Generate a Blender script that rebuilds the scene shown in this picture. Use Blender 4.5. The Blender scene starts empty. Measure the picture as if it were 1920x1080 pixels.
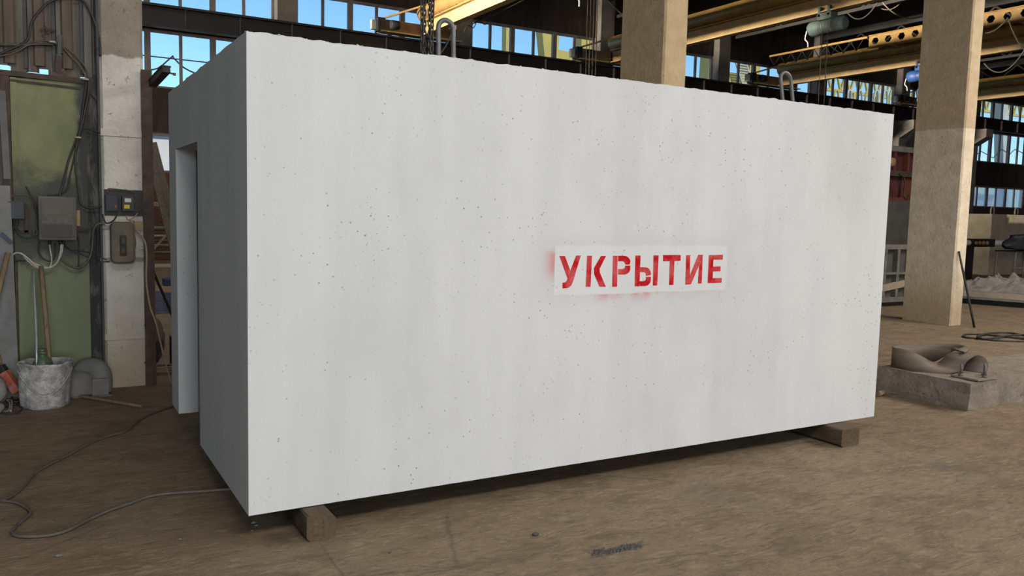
import bpy, bmesh, math, random
from mathutils import Vector, Matrix, noise

random.seed(7)
scene = bpy.context.scene
COL = scene.collection

# ------------------------------------------------------------------ camera
CAM = Vector((-0.9406, -4.3146, 1.7806))
FWD = Vector((0.50095932, 0.86055442, -0.09211868))
RGT = Vector((0.86511854, -0.50094741, 0.02493185))
UPV = Vector((0.0246914, 0.09218343, 0.99543586))
FPX = 1541.77
cam_data = bpy.data.cameras.new('camera')
cam_data.sensor_width = 36.0
cam_data.lens = FPX / 1920 * 36.0
cam_data.clip_end = 400
cam = bpy.data.objects.new('camera', cam_data)
COL.objects.link(cam)
cam.matrix_world = Matrix(((RGT.x, UPV.x, -FWD.x, CAM.x), (RGT.y, UPV.y, -FWD.y, CAM.y), (RGT.z, UPV.z, -FWD.z, CAM.z), (0, 0, 0, 1)))
scene.camera = cam

# ------------------------------------------------------------------ sky, sun, added area lamps, exposure
world = bpy.data.worlds.new('sky')
scene.world = world
world.use_nodes = True
wn = world.node_tree
wn.nodes.clear()
w_out = wn.nodes.new('ShaderNodeOutputWorld')
w_bg = wn.nodes.new('ShaderNodeBackground')
w_sky = wn.nodes.new('ShaderNodeTexSky')
w_sky.sky_type = 'NISHITA'
w_sky.sun_disc = False
w_sky.sun_elevation = math.radians(34)
w_sky.sun_rotation = math.radians(165)
w_sky.air_density = 1.0
w_sky.dust_density = 0.0
w_sky.ozone_density = 2.5
w_bg.inputs['Strength'].default_value = 0.205
w_tint = wn.nodes.new('ShaderNodeMix')
w_tint.data_type = 'RGBA'
w_tint.blend_type = 'MULTIPLY'
w_tint.inputs[0].default_value = 1.0
w_tint.inputs[7].default_value = (0.70, 0.92, 1.06, 1)
wn.links.new(w_sky.outputs[0], w_tint.inputs[6])
wn.links.new(w_tint.outputs[2], w_bg.inputs['Color'])
wn.links.new(w_bg.outputs[0], w_out.inputs['Surface'])

def add_light(name, kind, loc, aim, energy, color, size=1.0, size_y=None):
    ld = bpy.data.lights.new(name, kind)
    ld.energy = energy
    ld.color = color
    if kind == 'AREA':
        ld.shape = 'RECTANGLE'
        ld.size = size
        ld.size_y = size_y or size
    ob = bpy.data.objects.new(name, ld)
    COL.objects.link(ob)
    ob.location = loc
    d = Vector(aim) - Vector(loc)
    ob.rotation_euler = d.to_track_quat('-Z', 'Y').to_euler()
    return ob

sun = add_light('sun', 'SUN', (0, -30, 30), (-4, -7.0, 10.5), 3.2, (1.0, 0.9, 0.74))
sun.data.angle = math.radians(0.53)
# unseen area lamps under the solid near roof, in place of skylights
add_light('roof_area_light', 'AREA', (13.6, -4.2, 8.6), (13.0, -3.8, 0), 2150, (1.0, 0.92, 0.80), 11, 1.4)
add_light('roof_area_light', 'AREA', (0.5, -8.5, 8.6), (0.5, -6.5, 0), 760, (1.0, 0.96, 0.9), 6, 2)  # added to lift the dim floor and wall on the left
# added area lamp giving level light from far behind the camera
add_light('rear_area_light', 'AREA', (1.0, -25.0, 3.3), (1.0, 4.0, 2.2), 3300, (0.96, 0.98, 1.0), 12, 5)
# added fill lamp on the left of the near bay, cool and weak
add_light('left_fill_light', 'AREA', (-11.0, -8.0, 7.0), (0, -1.0, 0.0), 330, (0.75, 0.87, 1.0), 8, 5)
# added fill lamp under the solid roof of the far bay
add_light('far_fill_light', 'AREA', (0.5, 15.0, 10.4), (1.5, 15.0, 0), 700, (1.0, 0.9, 0.76), 8, 9)
# added narrow-spread lamp high in the far bay, brightening the cranes
end_l = add_light('crane_fill_light', 'AREA', (-39.0, 16.5, 8.2), (30, 16.5, 9.6), 2100, (1.0, 0.88, 0.7), 8, 4)
end_l.data.spread = math.radians(16)

scene.view_settings.view_transform = 'Standard'
scene.view_settings.look = 'None'
scene.view_settings.gamma = 1.0
scene.view_settings.use_curve_mapping = False
scene.view_settings.exposure = -0.2
scene.cycles.use_denoising = True
scene.cycles.use_adaptive_sampling = True
scene.cycles.adaptive_threshold = 0.035
scene.cycles.adaptive_min_samples = 12
scene.cycles.max_bounces = 4
scene.cycles.diffuse_bounces = 3
scene.cycles.glossy_bounces = 2
scene.cycles.transparent_max_bounces = 8
scene.cycles.caustics_reflective = False
scene.cycles.caustics_refractive = False


def ray(px, py):
    return FWD + RGT * ((px - 960) / FPX) - UPV * ((py - 540) / FPX)

def at(px, py, Y):
    """point of the vertical plane Y = const (a wall parallel to the box front)"""
    d = ray(px, py)
    return CAM + d * ((Y - CAM.y) / d.y)

def fl(px, py, z=0.0):
    """point of a horizontal plane (the floor)"""
    d = ray(px, py)
    return CAM + d * ((z - CAM.z) / d.z)

def atx(px, py, X):
    d = ray(px, py)
    return CAM + d * ((X - CAM.x) / d.x)

# ------------------------------------------------------------------ materials
def new_mat(name):
    m = bpy.data.materials.new(name)
    m.use_nodes = True
    nt = m.node_tree
    nt.nodes.clear()
    out = nt.nodes.new('ShaderNodeOutputMaterial')
    b = nt.nodes.new('ShaderNodeBsdfPrincipled')
    nt.links.new(b.outputs[0], out.inputs['Surface'])
    return m, nt, b

class NT:
    """small helper for writing node graphs"""
    def __init__(self, nt):
        self.nt = nt
        self.tc = nt.nodes.new('ShaderNodeTexCoord')
        self.obj = self.tc.outputs['Object']
    def link(self, a, b):
        self.nt.links.new(a, b)
    def setin(self, sock, v):
        if hasattr(v, 'is_output'):
            self.link(v, sock)
        else:
            if sock.type == 'RGBA' and len(v) == 3:
                v = (*v, 1)
            sock.default_value = v
    def mapping(self, scale=(1, 1, 1), loc=(0, 0, 0), rot=(0, 0, 0), src=None):
        n = self.nt.nodes.new('ShaderNodeMapping')
        self.link(src or self.obj, n.inputs['Vector'])
        n.inputs['Scale'].default_value = scale
        n.inputs['Location'].default_value = loc
        n.inputs['Rotation'].default_value = rot
        return n.outputs[0]
    def noise(self, scale, detail=4, rough=0.55, vec=None, dist=0.0):
        n = self.nt.nodes.new('ShaderNodeTexNoise')
        self.link(vec or self.obj, n.inputs['Vector'])
        n.inputs['Scale'].default_value = scale
        n.inputs['Detail'].default_value = min(detail, 6)
        n.inputs['Roughness'].default_value = rough
        n.inputs['Distortion'].default_value = dist
        return n.outputs['Fac']
    def voronoi(self, scale, vec=None, feature='F1', rnd=1.0):
        n = self.nt.nodes.new('ShaderNodeTexVoronoi')
        n.feature = feature
        self.link(vec or self.obj, n.inputs['Vector'])
        n.inputs['Scale'].default_value = scale
        n.inputs['Randomness'].default_value = rnd
        return n.outputs['Distance']
    def ramp(self, fac, stops):
        n = self.nt.nodes.new('ShaderNodeValToRGB')
        self.link(fac, n.inputs['Fac'])
        el = n.color_ramp.elements
        while len(el) > len(stops):
            el.remove(el[-1])
        while len(el) < len(stops):
            el.new(0.5)
        for e, (p, c) in zip(el, stops):
            e.position = p
            e.color = (c, c, c, 1) if isinstance(c, (int, float)) else (*c, 1)
        return n.outputs['Color']
    def mix(self, fac, a, b, mode='MIX'):
        n = self.nt.nodes.new('ShaderNodeMix')
        n.data_type = 'RGBA'
        n.blend_type = mode
        self.setin(n.inputs[0], fac)
        self.setin(n.inputs[6], a)
        self.setin(n.inputs[7], b)
        return n.outputs[2]
    def math(self, op, a, b=0.0, c=0.0, clamp=False):
        n = self.nt.nodes.new('ShaderNodeMath')
        n.operation = op
        n.use_clamp = clamp
        self.setin(n.inputs[0], a)
        self.setin(n.inputs[1], b)
        self.setin(n.inputs[2], c)
        return n.outputs[0]
    def sep(self, vec=None):
        n = self.nt.nodes.new('ShaderNodeSeparateXYZ')
        self.link(vec or self.obj, n.inputs[0])
        return n.outputs
    def bump(self, h, strength=0.3, dist=0.01, normal=None):
        n = self.nt.nodes.new('ShaderNodeBump')
        n.inputs['Strength'].default_value = strength
        n.inputs['Distance'].default_value = dist
        self.link(h, n.inputs['Height'])
        if normal is not None:
            self.link(normal, n.inputs['Normal'])
        return n.outputs[0]
    def smooth(self, x, lo, hi):
        n = self.nt.nodes.new('ShaderNodeMapRange')
        n.interpolation_type = 'SMOOTHSTEP'
        self.setin(n.inputs['Value'], x)
        n.inputs['From Min'].default_value = lo
        n.inputs['From Max'].default_value = hi
        return n.outputs[0]

def mat(name, c1, c2=None, scale=6.0, rough=0.8, metal=0.0, bump=0.0, bdist=0.004, spots=None, spot_amt=0.5, stretch=(1, 1, 1), fine=60.0, spot_scale=2.5):
    """worn one-coat surface: two tones by noise, optional stain colour, fine relief"""
    m, nt, b = new_mat(name)
    g = NT(nt)
    c2 = c2 or tuple(x * 0.7 for x in c1)
    v = g.mapping(stretch)
    n1 = g.noise(scale, 6, 0.6, v)
    col = g.mix(g.ramp(n1, [(0.33, 0.0), (0.68, 1.0)]), c1, c2)
    if spots:
        n2 = g.noise(spot_scale, 8, 0.7, g.mapping(stretch, (3.1, 7.7, 1.3)))
        col = g.mix(g.math('MULTIPLY', g.ramp(n2, [(0.5, 0.0), (0.66, 1.0)]), spot_amt), col, spots)
    g.link(col, b.inputs['Base Color'])
    b.inputs['Roughness'].default_value = rough
    b.inputs['Metallic'].default_value = metal
    if bump >= 0.25:
        h = g.math('ADD', g.noise(fine, 3, 0.65), g.math('MULTIPLY', n1, 1.5))
        g.link(g.bump(h, bump, bdist), b.inputs['Normal'])
    return m

M = {}
M['dark_steel'] = mat('dark_steel', (0.035, 0.033, 0.032), (0.018, 0.017, 0.016), 12, 0.55, 0.3)
M['black'] = mat('black', (0.012, 0.012, 0.013), (0.02, 0.02, 0.02), 20, 0.5)
M['rust'] = mat('rust', (0.085, 0.055, 0.04), (0.04, 0.027, 0.02), 9, 0.8, 0.1, spots=(0.13, 0.11, 0.09), spot_amt=0.4)
M['galv'] = mat('galvanised', (0.17, 0.17, 0.17), (0.11, 0.11, 0.108), 25, 0.45, 0.4, 0.1)
M['chain'] = mat('chain_steel', (0.075, 0.066, 0.055), (0.035, 0.03, 0.026), 30, 0.5, 0.4)
M['cable_black'] = mat('cable_black', (0.03, 0.028, 0.026), (0.02, 0.019, 0.018), 20, 0.6)
M['cable_brown'] = mat('cable_brown', (0.1, 0.085, 0.066), (0.065, 0.055, 0.043), 20, 0.7)
M['cable_white'] = mat('cable_white', (0.45, 0.43, 0.37), (0.3, 0.28, 0.24), 20, 0.6)
M['cable_beige'] = mat('cable_beige', (0.36, 0.28, 0.19), (0.25, 0.19, 0.13), 20, 0.7)
M['cable_grey'] = mat('cable_grey', (0.12, 0.102, 0.08), (0.08, 0.068, 0.054), 20, 0.7)
M['wood'] = mat('old_timber', (0.12, 0.083, 0.045), (0.06, 0.042, 0.024), 8, 0.85, 0, 0.5, 0.006, spots=(0.045, 0.034, 0.022), spot_amt=0.6, stretch=(6, 1, 6))
M['handle'] = mat('wooden_handle', (0.23, 0.165, 0.09), (0.13, 0.09, 0.05), 8, 0.75, 0, 0.3, stretch=(5, 5, 0.6))
M['board'] = mat('grey_board', (0.16, 0.14, 0.12), (0.085, 0.07, 0.055), 7, 0.9, 0, 0.4, stretch=(6, 6, 0.6))
M['crane'] = mat('crane_yellow', (0.43, 0.265, 0.085), (0.33, 0.2, 0.066), 3, 0.5, 0, 0.1, spots=(0.16, 0.095, 0.04), spot_amt=0.45)
M['crane_pale'] = mat('crane_pale', (0.5, 0.35, 0.17), (0.4, 0.27, 0.12), 3, 0.55, 0, 0.1)
M['runway'] = mat('runway_maroon', (0.013, 0.0075, 0.009), (0.010, 0.006, 0.007), 3, 0.6, 0, 0.1)
M['wall_dark'] = mat('wall_dark', (0.07, 0.052, 0.042), (0.04, 0.03, 0.025), 1.2, 0.95, 0, 0.3, 0.01, spots=(0.1, 0.08, 0.065), spot_amt=0.5, stretch=(2, 2, 0.4))
M['roof'] = mat('roof_panel', (0.035, 0.029, 0.025), (0.022, 0.018, 0.016), 1.5, 0.95)
M['mortar'] = mat('mortar', (0.11, 0.095, 0.08), (0.08, 0.07, 0.06), 5, 0.95)
M['brick'] = mat('brick', (0.17, 0.085, 0.052), (0.1, 0.055, 0.037), 3, 0.95)
M['brick_pale'] = mat('brick_pale', (0.42, 0.33, 0.25), (0.3, 0.23, 0.17), 3, 0.95)
M['pillar'] = mat('pillar_concrete', (0.22, 0.2, 0.18), (0.14, 0.125, 0.11), 2, 0.95, 0, 0.3, 0.01)
M['frame'] = mat('window_frame', (0.34, 0.29, 0.27), (0.22, 0.19, 0.175), 4, 0.7, 0, 0.1)
M['gantry'] = mat('gantry_yellow', (0.62, 0.47, 0.12), (0.55, 0.41, 0.1), 2, 0.6, 0, 0.0)
M['pale_metal'] = mat('pale_metal', (0.55, 0.55, 0.52), (0.45, 0.45, 0.42), 2, 0.6, 0, 0.0)
M['teal'] = mat('hoist_teal', (0.11, 0.155, 0.145), (0.06, 0.085, 0.08), 6, 0.6, 0.1, 0.2, spots=(0.2, 0.2, 0.18), spot_amt=0.4)
M['blue'] = mat('hook_blue', (0.03, 0.09, 0.28), (0.02, 0.06, 0.2), 6, 0.5)
M['red'] = mat('mould_red', (0.08, 0.018, 0.02), (0.055, 0.014, 0.016), 4, 0.7, 0, 0.2, spots=(0.15, 0.08, 0.05), spot_amt=0.3)
M['red_bright'] = mat('mould_orange', (0.15, 0.038, 0.022), (0.1, 0.027, 0.018), 5, 0.7)
M['grey_steel'] = mat('grey_formwork', (0.17, 0.16, 0.145), (0.1, 0.092, 0.083), 5, 0.8, 0, 0.3)
M['dark_conc'] = mat('dark_concrete', (0.085, 0.078, 0.07), (0.055, 0.05, 0.045), 3, 0.9)
M['far_conc'] = mat('far_concrete', (0.34, 0.29, 0.22), (0.25, 0.21, 0.155), 2.5, 0.9, 0, 0.2, spots=(0.18, 0.15, 0.11), spot_amt=0.4)
M['tarp'] = mat('canvas_tarp', (0.25, 0.235, 0.21), (0.15, 0.14, 0.125), 3, 0.9, 0, 0.2)
M['belt'] = mat('rubber_belt', (0.15, 0.115, 0.09), (0.095, 0.072, 0.057), 3, 0.75, 0, 0.2, stretch=(0.6, 0.6, 6))
M['bucket'] = mat('cement_caked', (0.42, 0.41, 0.395), (0.22, 0.215, 0.205), 14, 0.9, 0, 0.9, 0.012, spots=(0.6, 0.59, 0.57), spot_amt=0.8, fine=40, spot_scale=11)
M['sack'] = mat('cement_grey', (0.2, 0.2, 0.195), (0.14, 0.14, 0.137), 8, 0.95, 0, 0.4, 0.006)
M['stone'] = mat('stone_grey', (0.23, 0.225, 0.21), (0.14, 0.135, 0.125), 9, 0.95, 0, 0.6, 0.01)
M['bottle'] = mat('green_bottle', (0.085, 0.115, 0.07), (0.06, 0.085, 0.05), 12, 0.4)
M['orange_red'] = mat('hammer_red', (0.4, 0.09, 0.05), (0.25, 0.06, 0.04), 18, 0.6, 0, 0.2, spots=(0.3, 0.27, 0.24), spot_amt=0.7, spot_scale=14)
M['sheet_metal'] = mat('corrugated_metal', (0.17, 0.155, 0.135), (0.09, 0.075, 0.06), 3.5, 0.75, 0.15, 0.25, 0.004, spots=(0.1, 0.066, 0.045), spot_amt=0.65, stretch=(5, 5, 0.5))
M['rib_metal'] = mat('corrugated_rib', (0.135, 0.1, 0.072), (0.08, 0.058, 0.042), 4, 0.8, 0.1, 0.25, 0.004, stretch=(5, 5, 0.5))
M['asbestos'] = mat('asbestos_sheet', (0.2, 0.2, 0.2), (0.13, 0.13, 0.128), 5, 0.95, 0, 0.35, 0.004)
M['box_brown'] = mat('distribution_box', (0.105, 0.093, 0.082), (0.06, 0.053, 0.047), 6, 0.65, 0.1, 0.2, spots=(0.17, 0.155, 0.14), spot_amt=0.4)
M['box_blue'] = mat('box_blue_black', (0.03, 0.034, 0.045), (0.02, 0.022, 0.03), 12, 0.6, 0, 0.2, spots=(0.08, 0.08, 0.085), spot_amt=0.4)
M['olive'] = mat('starter_olive', (0.16, 0.13, 0.085), (0.09, 0.074, 0.05), 7, 0.6, 0.1, 0.25, spots=(0.05, 0.04, 0.03), spot_amt=0.5)
M['label_white'] = mat('label_white', (0.6, 0.6, 0.58), (0.5, 0.5, 0.48), 20, 0.6)
M['label_yellow'] = mat('label_yellow', (0.6, 0.55, 0.05), (0.5, 0.45, 0.05), 20, 0.6)
M['ochre'] = mat('ochre_insulator', (0.33, 0.24, 0.12), (0.23, 0.16, 0.08), 20, 0.7)
M['ground_out'] = mat('yard_ground', (0.36, 0.33, 0.29), (0.3, 0.27, 0.24), 0.3, 0.95)
M['bin_blue'] = mat('bin_blue', (0.03, 0.045, 0.1), (0.02, 0.03, 0.07), 9, 0.5)


def glass_material():
    m = bpy.data.materials.new('window_glass')
    m.use_nodes = True
    nt = m.node_tree
    nt.nodes.clear()
    out = nt.nodes.new('ShaderNodeOutputMaterial')
    mx = nt.nodes.new('ShaderNodeMixShader')
    tr = nt.nodes.new('ShaderNodeBsdfTransparent')
    tr.inputs[0].default_value = (0.97, 0.985, 0.99, 1)
    gl = nt.nodes.new('ShaderNodeBsdfGlossy')
    gl.inputs['Roughness'].default_value = 0.05
    mx.inputs[0].default_value = 0.04
    nt.links.new(tr.outputs[0], mx.inputs[1])
    nt.links.new(gl.outputs[0], mx.inputs[2])
    nt.links.new(mx.outputs[0], out.inputs['Surface'])
    return m
M['glass'] = glass_material()

def frosted_material():
    m = bpy.data.materials.new('frosted_glass')
    m.use_nodes = True
    nt = m.node_tree
    nt.nodes.clear()
    out = nt.nodes.new('ShaderNodeOutputMaterial')
    mx = nt.nodes.new('ShaderNodeMixShader')
    tr = nt.nodes.new('ShaderNodeBsdfTransparent')
    tr.inputs[0].default_value = (0.93, 0.95, 0.97, 1)
    tl = nt.nodes.new('ShaderNodeBsdfTranslucent')
    tl.inputs[0].default_value = (0.9, 0.93, 0.97, 1)
    mx.inputs[0].default_value = 0.55
    nt.links.new(tr.outputs[0], mx.inputs[1])
    nt.links.new(tl.outputs[0], mx.inputs[2])
    nt.links.new(mx.outputs[0], out.inputs['Surface'])
    return m
M['frosted'] = frosted_material()

def floor_material():
    m, nt, b = new_mat('concrete_floor')
    g = NT(nt)
    big = g.noise(0.35, 6, 0.6)
    mid = g.noise(2.2, 8, 0.68, g.mapping((1.0, 1.6, 1), rot=(0, 0, 0.5)), 0.6)
    swirl = g.noise(7.5, 10, 0.72, g.mapping((0.75, 2.4, 1), rot=(0, 0, 0.35)), 1.5)
    fine = g.noise(55, 8, 0.7)
    col = g.mix(g.ramp(big, [(0.35, 0.0), (0.66, 1.0)]), (0.195, 0.14, 0.082), (0.225, 0.168, 0.108))
    col = g.mix(g.math('MULTIPLY', g.ramp(mid, [(0.36, 1.0), (0.56, 0.0)]), 0.65), col, (0.115, 0.076, 0.04))
    col = g.mix(g.math('MULTIPLY', g.ramp(swirl, [(0.53, 0.0), (0.62, 1.0)]), 0.42), col, (0.34, 0.27, 0.19))
    col = g.mix(g.math('MULTIPLY', g.ramp(swirl, [(0.36, 1.0), (0.46, 0.0)]), 0.75), col, (0.105, 0.077, 0.05))
    col = g.mix(g.math('MULTIPLY', g.ramp(fine, [(0.32, 1.0), (0.5, 0.0)]), 0.6), col, (0.11, 0.085, 0.06))
    # oily dark stains
    oil = g.noise(0.8, 5, 0.6, g.mapping((1, 1, 1), (4.2, 9.1, 0)))
    col = g.mix(g.math('MULTIPLY', g.ramp(oil, [(0.6, 0.0), (0.7, 1.0)]), 0.35), col, (0.13, 0.115, 0.1))
    # thin cracks
    crack = g.voronoi(0.55, g.mix(0.12, g.obj, g.ramp(g.noise(1.4, 5), [(0, 0.0), (1, 1.0)]), 'ADD'), 'DISTANCE_TO_EDGE')
    cm = g.math('MULTIPLY', g.ramp(crack, [(0.0, 1.0), (0.006, 0.0)]), g.ramp(g.noise(0.7, 3), [(0.5, 0.0), (0.6, 1.0)]))
    col = g.mix(g.math('MULTIPLY', cm, 0.6), col, (0.07, 0.055, 0.04))
    # small dark scuffs and crumbs
    sc = g.voronoi(9, g.mapping((0.6, 2.2, 1), rot=(0, 0, 0.3)))
    scm = g.math('MULTIPLY', g.ramp(sc, [(0.05, 1.0), (0.11, 0.0)]), g.ramp(g.noise(3, 4), [(0.5, 0.0), (0.58, 1.0)]))
    col = g.mix(g.math('MULTIPLY', scm, 0.75), col, (0.05, 0.038, 0.028))
    g.link(col, b.inputs['Base Color'])
    b.inputs['Roughness'].default_value = 0.85
    h = g.math('ADD', g.math('MULTIPLY', swirl, 1.4), g.math('MULTIPLY', fine, 0.5))
    g.link(g.bump(h, 0.55, 0.012), b.inputs['Normal'])
    return m
M['floor'] = floor_material()

def shelter_material():
    """white painted precast concrete: pores, faint vertical streaks, stencil overspray on the front"""
    m, nt, b = new_mat('painted_precast')
    g = NT(nt)
    streak = g.noise(2.3, 6, 0.6, g.mapping((1.5, 1.5, 0.22)))
    blot = g.noise(1.1, 5, 0.6, g.mapping((1, 1, 0.8), (5, 2, 8)))
    col = g.mix(g.ramp(streak, [(0.4, 0.0), (0.68, 1.0)]), (0.605, 0.622, 0.63), (0.553, 0.57, 0.58))
    col = g.mix(g.math('MULTIPLY', g.ramp(blot, [(0.5, 0.0), (0.72, 1.0)]), 0.5), col, (0.475, 0.487, 0.493))
    col = g.mix(g.math('MULTIPLY', g.noise(70, 4, 0.7), 0.12), col, (0.5, 0.5, 0.5))
    # stencil field: clean white rectangle with pink overspray along its edges (front face only)
    s = g.sep()
    x, y, z = s[0], s[1], s[2]
    front = g.math('LESS_THAN', y, 0.02)
    wob = g.math('MULTIPLY', g.math('SUBTRACT', g.noise(4, 4, 0.6), 0.5), 0.03)
    xl, xr, zb, zt = STX0, STX1, STZ0, STZ1
    zz = g.math('ADD', z, wob)
    inx = g.math('MULTIPLY', g.smooth(x, xl - 0.004, xl + 0.004), g.math('SUBTRACT', 1.0, g.smooth(x, xr - 0.02, xr + 0.01)))
    inz = g.math('MULTIPLY', g.smooth(zz, zb - 0.005, zb + 0.005), g.math('SUBTRACT', 1.0, g.smooth(zz, zt - 0.012, zt + 0.012)))
    inside = g.math('MULTIPLY', inx, inz)
    col = g.mix(g.math('MULTIPLY', g.math('MULTIPLY', inside, front), 0.5), col, (0.632, 0.648, 0.655))
    # grey overspray halo around the field, pink at the left edge and along the bottom
    hx = g.math('MULTIPLY', g.smooth(x, xl - 0.3, xl + 0.02), g.math('SUBTRACT', 1.0, g.smooth(x, xr - 0.02, xr + 0.12)))
    hz = g.math('MULTIPLY', g.smooth(z, zb - 0.14, zb + 0.04), g.math('SUBTRACT', 1.0, g.smooth(z, zt - 0.04, zt + 0.13)))
    halo = g.math('MULTIPLY', g.math('MULTIPLY', hx, hz), g.math('MULTIPLY', front, g.math('SUBTRACT', 1.0, inside)))
    col = g.mix(g.math('MULTIPLY', halo, 0.3), col, (0.47, 0.47, 0.47))
    pl = g.math('MULTIPLY', g.smooth(x, xl - 0.13, xl), g.math('MULTIPLY', g.smooth(z, zb + 0.03, zb + 0.2), g.math('SUBTRACT', 1.0, g.smooth(z, zb + 0.25, zt))))
    pb = g.math('MULTIPLY', g.smooth(z, zb - 0.10, zb), g.math('MULTIPLY', g.smooth(x, xl + 0.25, xl + 0.4), g.math('SUBTRACT', 1.0, g.smooth(x, xl + 0.9, xr))))
    pb = g.math('MULTIPLY', pb, g.ramp(g.noise(5, 3), [(0.4, 0.0), (0.6, 1.0)]))
    pl = g.math('MULTIPLY', pl, g.math('SUBTRACT', 1.0, g.smooth(x, xl, xl + 0.01)))
    pb = g.math('MULTIPLY', pb, g.math('SUBTRACT', 1.0, g.smooth(zz, zb, zb + 0.01)))
    pk = g.math('MULTIPLY', g.math('MAXIMUM', pl, pb), halo)
    pk = g.math('MULTIPLY', g.math('POWER', pk, 1.3), 0.75, clamp=True)
    col = g.mix(pk, col, (0.55, 0.15, 0.14))
    # pores
    v1 = g.voronoi(21)
    dens = g.ramp(g.noise(1.7, 4, 0.6), [(0.42, 0.0), (0.62, 1.0)])
    p1 = g.math('MULTIPLY', g.ramp(v1, [(0.085, 1.0), (0.135, 0.0)]), dens)
    v2 = g.voronoi(34, g.mapping((1, 1, 1), (2, 5, 3)))
    dens2 = g.ramp(g.noise(2.1, 4, 0.6, g.mapping((1, 1, 1), (9, 1, 4))), [(0.55, 0.0), (0.66, 1.0)])
    p2 = g.math('MULTIPLY', g.ramp(v2, [(0.08, 1.0), (0.14, 0.0)]), dens2)
    pores = g.math('MAXIMUM', p1, p2)
    col = g.mix(g.math('MULTIPLY', pores, 0.75), col, (0.17, 0.17, 0.17))
    g.link(col, b.inputs['Base Color'])
    b.inputs['Roughness'].default_value = 0.8
    b.inputs['Specular IOR Level'].default_value = 0.2
    g.link(g.bump(g.noise(45, 2, 0.6), 0.18, 0.006), b.inputs['Normal'])
    return m

def paint_red_material():
    m, nt, b = new_mat('stencil_red')
    g = NT(nt)
    n = g.noise(7, 4, 0.6)
    col = g.mix(g.ramp(n, [(0.42, 0.0), (0.66, 1.0)]), (0.44, 0.006, 0.012), (0.56, 0.10, 0.10))
    v = g.voronoi(40)
    col = g.mix(g.math('MULTIPLY', g.ramp(v, [(0.05, 1.0), (0.09, 0.0)]), 0.5), col, (0.7, 0.5, 0.48))
    g.link(col, b.inputs['Base Color'])
    b.inputs['Roughness'].default_value = 0.8
    b.inputs['Specular IOR Level'].default_value = 0.1
    return m
M['paint_red'] = paint_red_material()

def column_material(name, z_paint, white, bare, bare2, x_cut=None):
    """concrete column whitewashed below a ragged line at z_paint"""
    m, nt, b = new_mat(name)
    g = NT(nt)
    n = g.noise(5, 7, 0.65)
    z = g.sep()[2]
    edge = g.math('ADD', z, g.math('MULTIPLY', g.math('SUBTRACT', g.noise(9, 4), 0.5), 0.08))
    painted = g.math('SUBTRACT', 1.0, g.smooth(edge, z_paint - 0.01, z_paint + 0.01))
    w = g.mix(g.ramp(n, [(0.35, 0.0), (0.7, 1.0)]), white, tuple(c * 0.78 for c in white))
    # grime at the foot and rubbed patches
    foot = g.math('MULTIPLY', g.math('SUBTRACT', 1.0, g.smooth(edge, 0.1, 1.1)), 0.75)
    w = g.mix(foot, w, tuple(c * f for c, f in zip(white, (0.52, 0.45, 0.34))))
    bb = g.mix(g.ramp(n, [(0.35, 0.0), (0.68, 1.0)]), bare, bare2)
    col = g.mix(painted, bb, w)
    chips = g.math('MULTIPLY', g.ramp(g.noise(11, 6, 0.7, g.mapping((1, 1, 1), (3, 3, 3))), [(0.62, 0.0), (0.68, 1.0)]), 0.75)
    col = g.mix(chips, col, tuple(c * 0.6 for c in bare2))
    v = g.voronoi(26)
    pit = g.math('MULTIPLY', g.ramp(v, [(0.08, 1.0), (0.14, 0.0)]), g.ramp(g.noise(4, 3), [(0.48, 0.0), (0.6, 1.0)]))
    col = g.mix(g.math('MULTIPLY', pit, 0.7), col, (0.06, 0.05, 0.04))
    g.link(col, b.inputs['Base Color'])
    b.inputs['Roughness'].default_value = 0.95
    h = g.math('SUBTRACT', g.math('ADD', g.noise(22, 7, 0.7), g.math('MULTIPLY', n, 1.2)), pit)
    g.link(g.bump(h, 0.7, 0.02), b.inputs['Normal'])
    return m
M['col_left'] = column_material('column_whitewashed', 3.13, (0.68, 0.64, 0.57), (0.33, 0.28, 0.22), (0.25, 0.21, 0.16))
M['col_mid'] = column_material('column_bare', -5, (0.4, 0.37, 0.33), (0.6, 0.46, 0.28), (0.48, 0.36, 0.21))
M['col_right'] = column_material('column_lower_paint', 3.4, (0.74, 0.64, 0.49), (0.55, 0.43, 0.29), (0.44, 0.34, 0.22))

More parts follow.
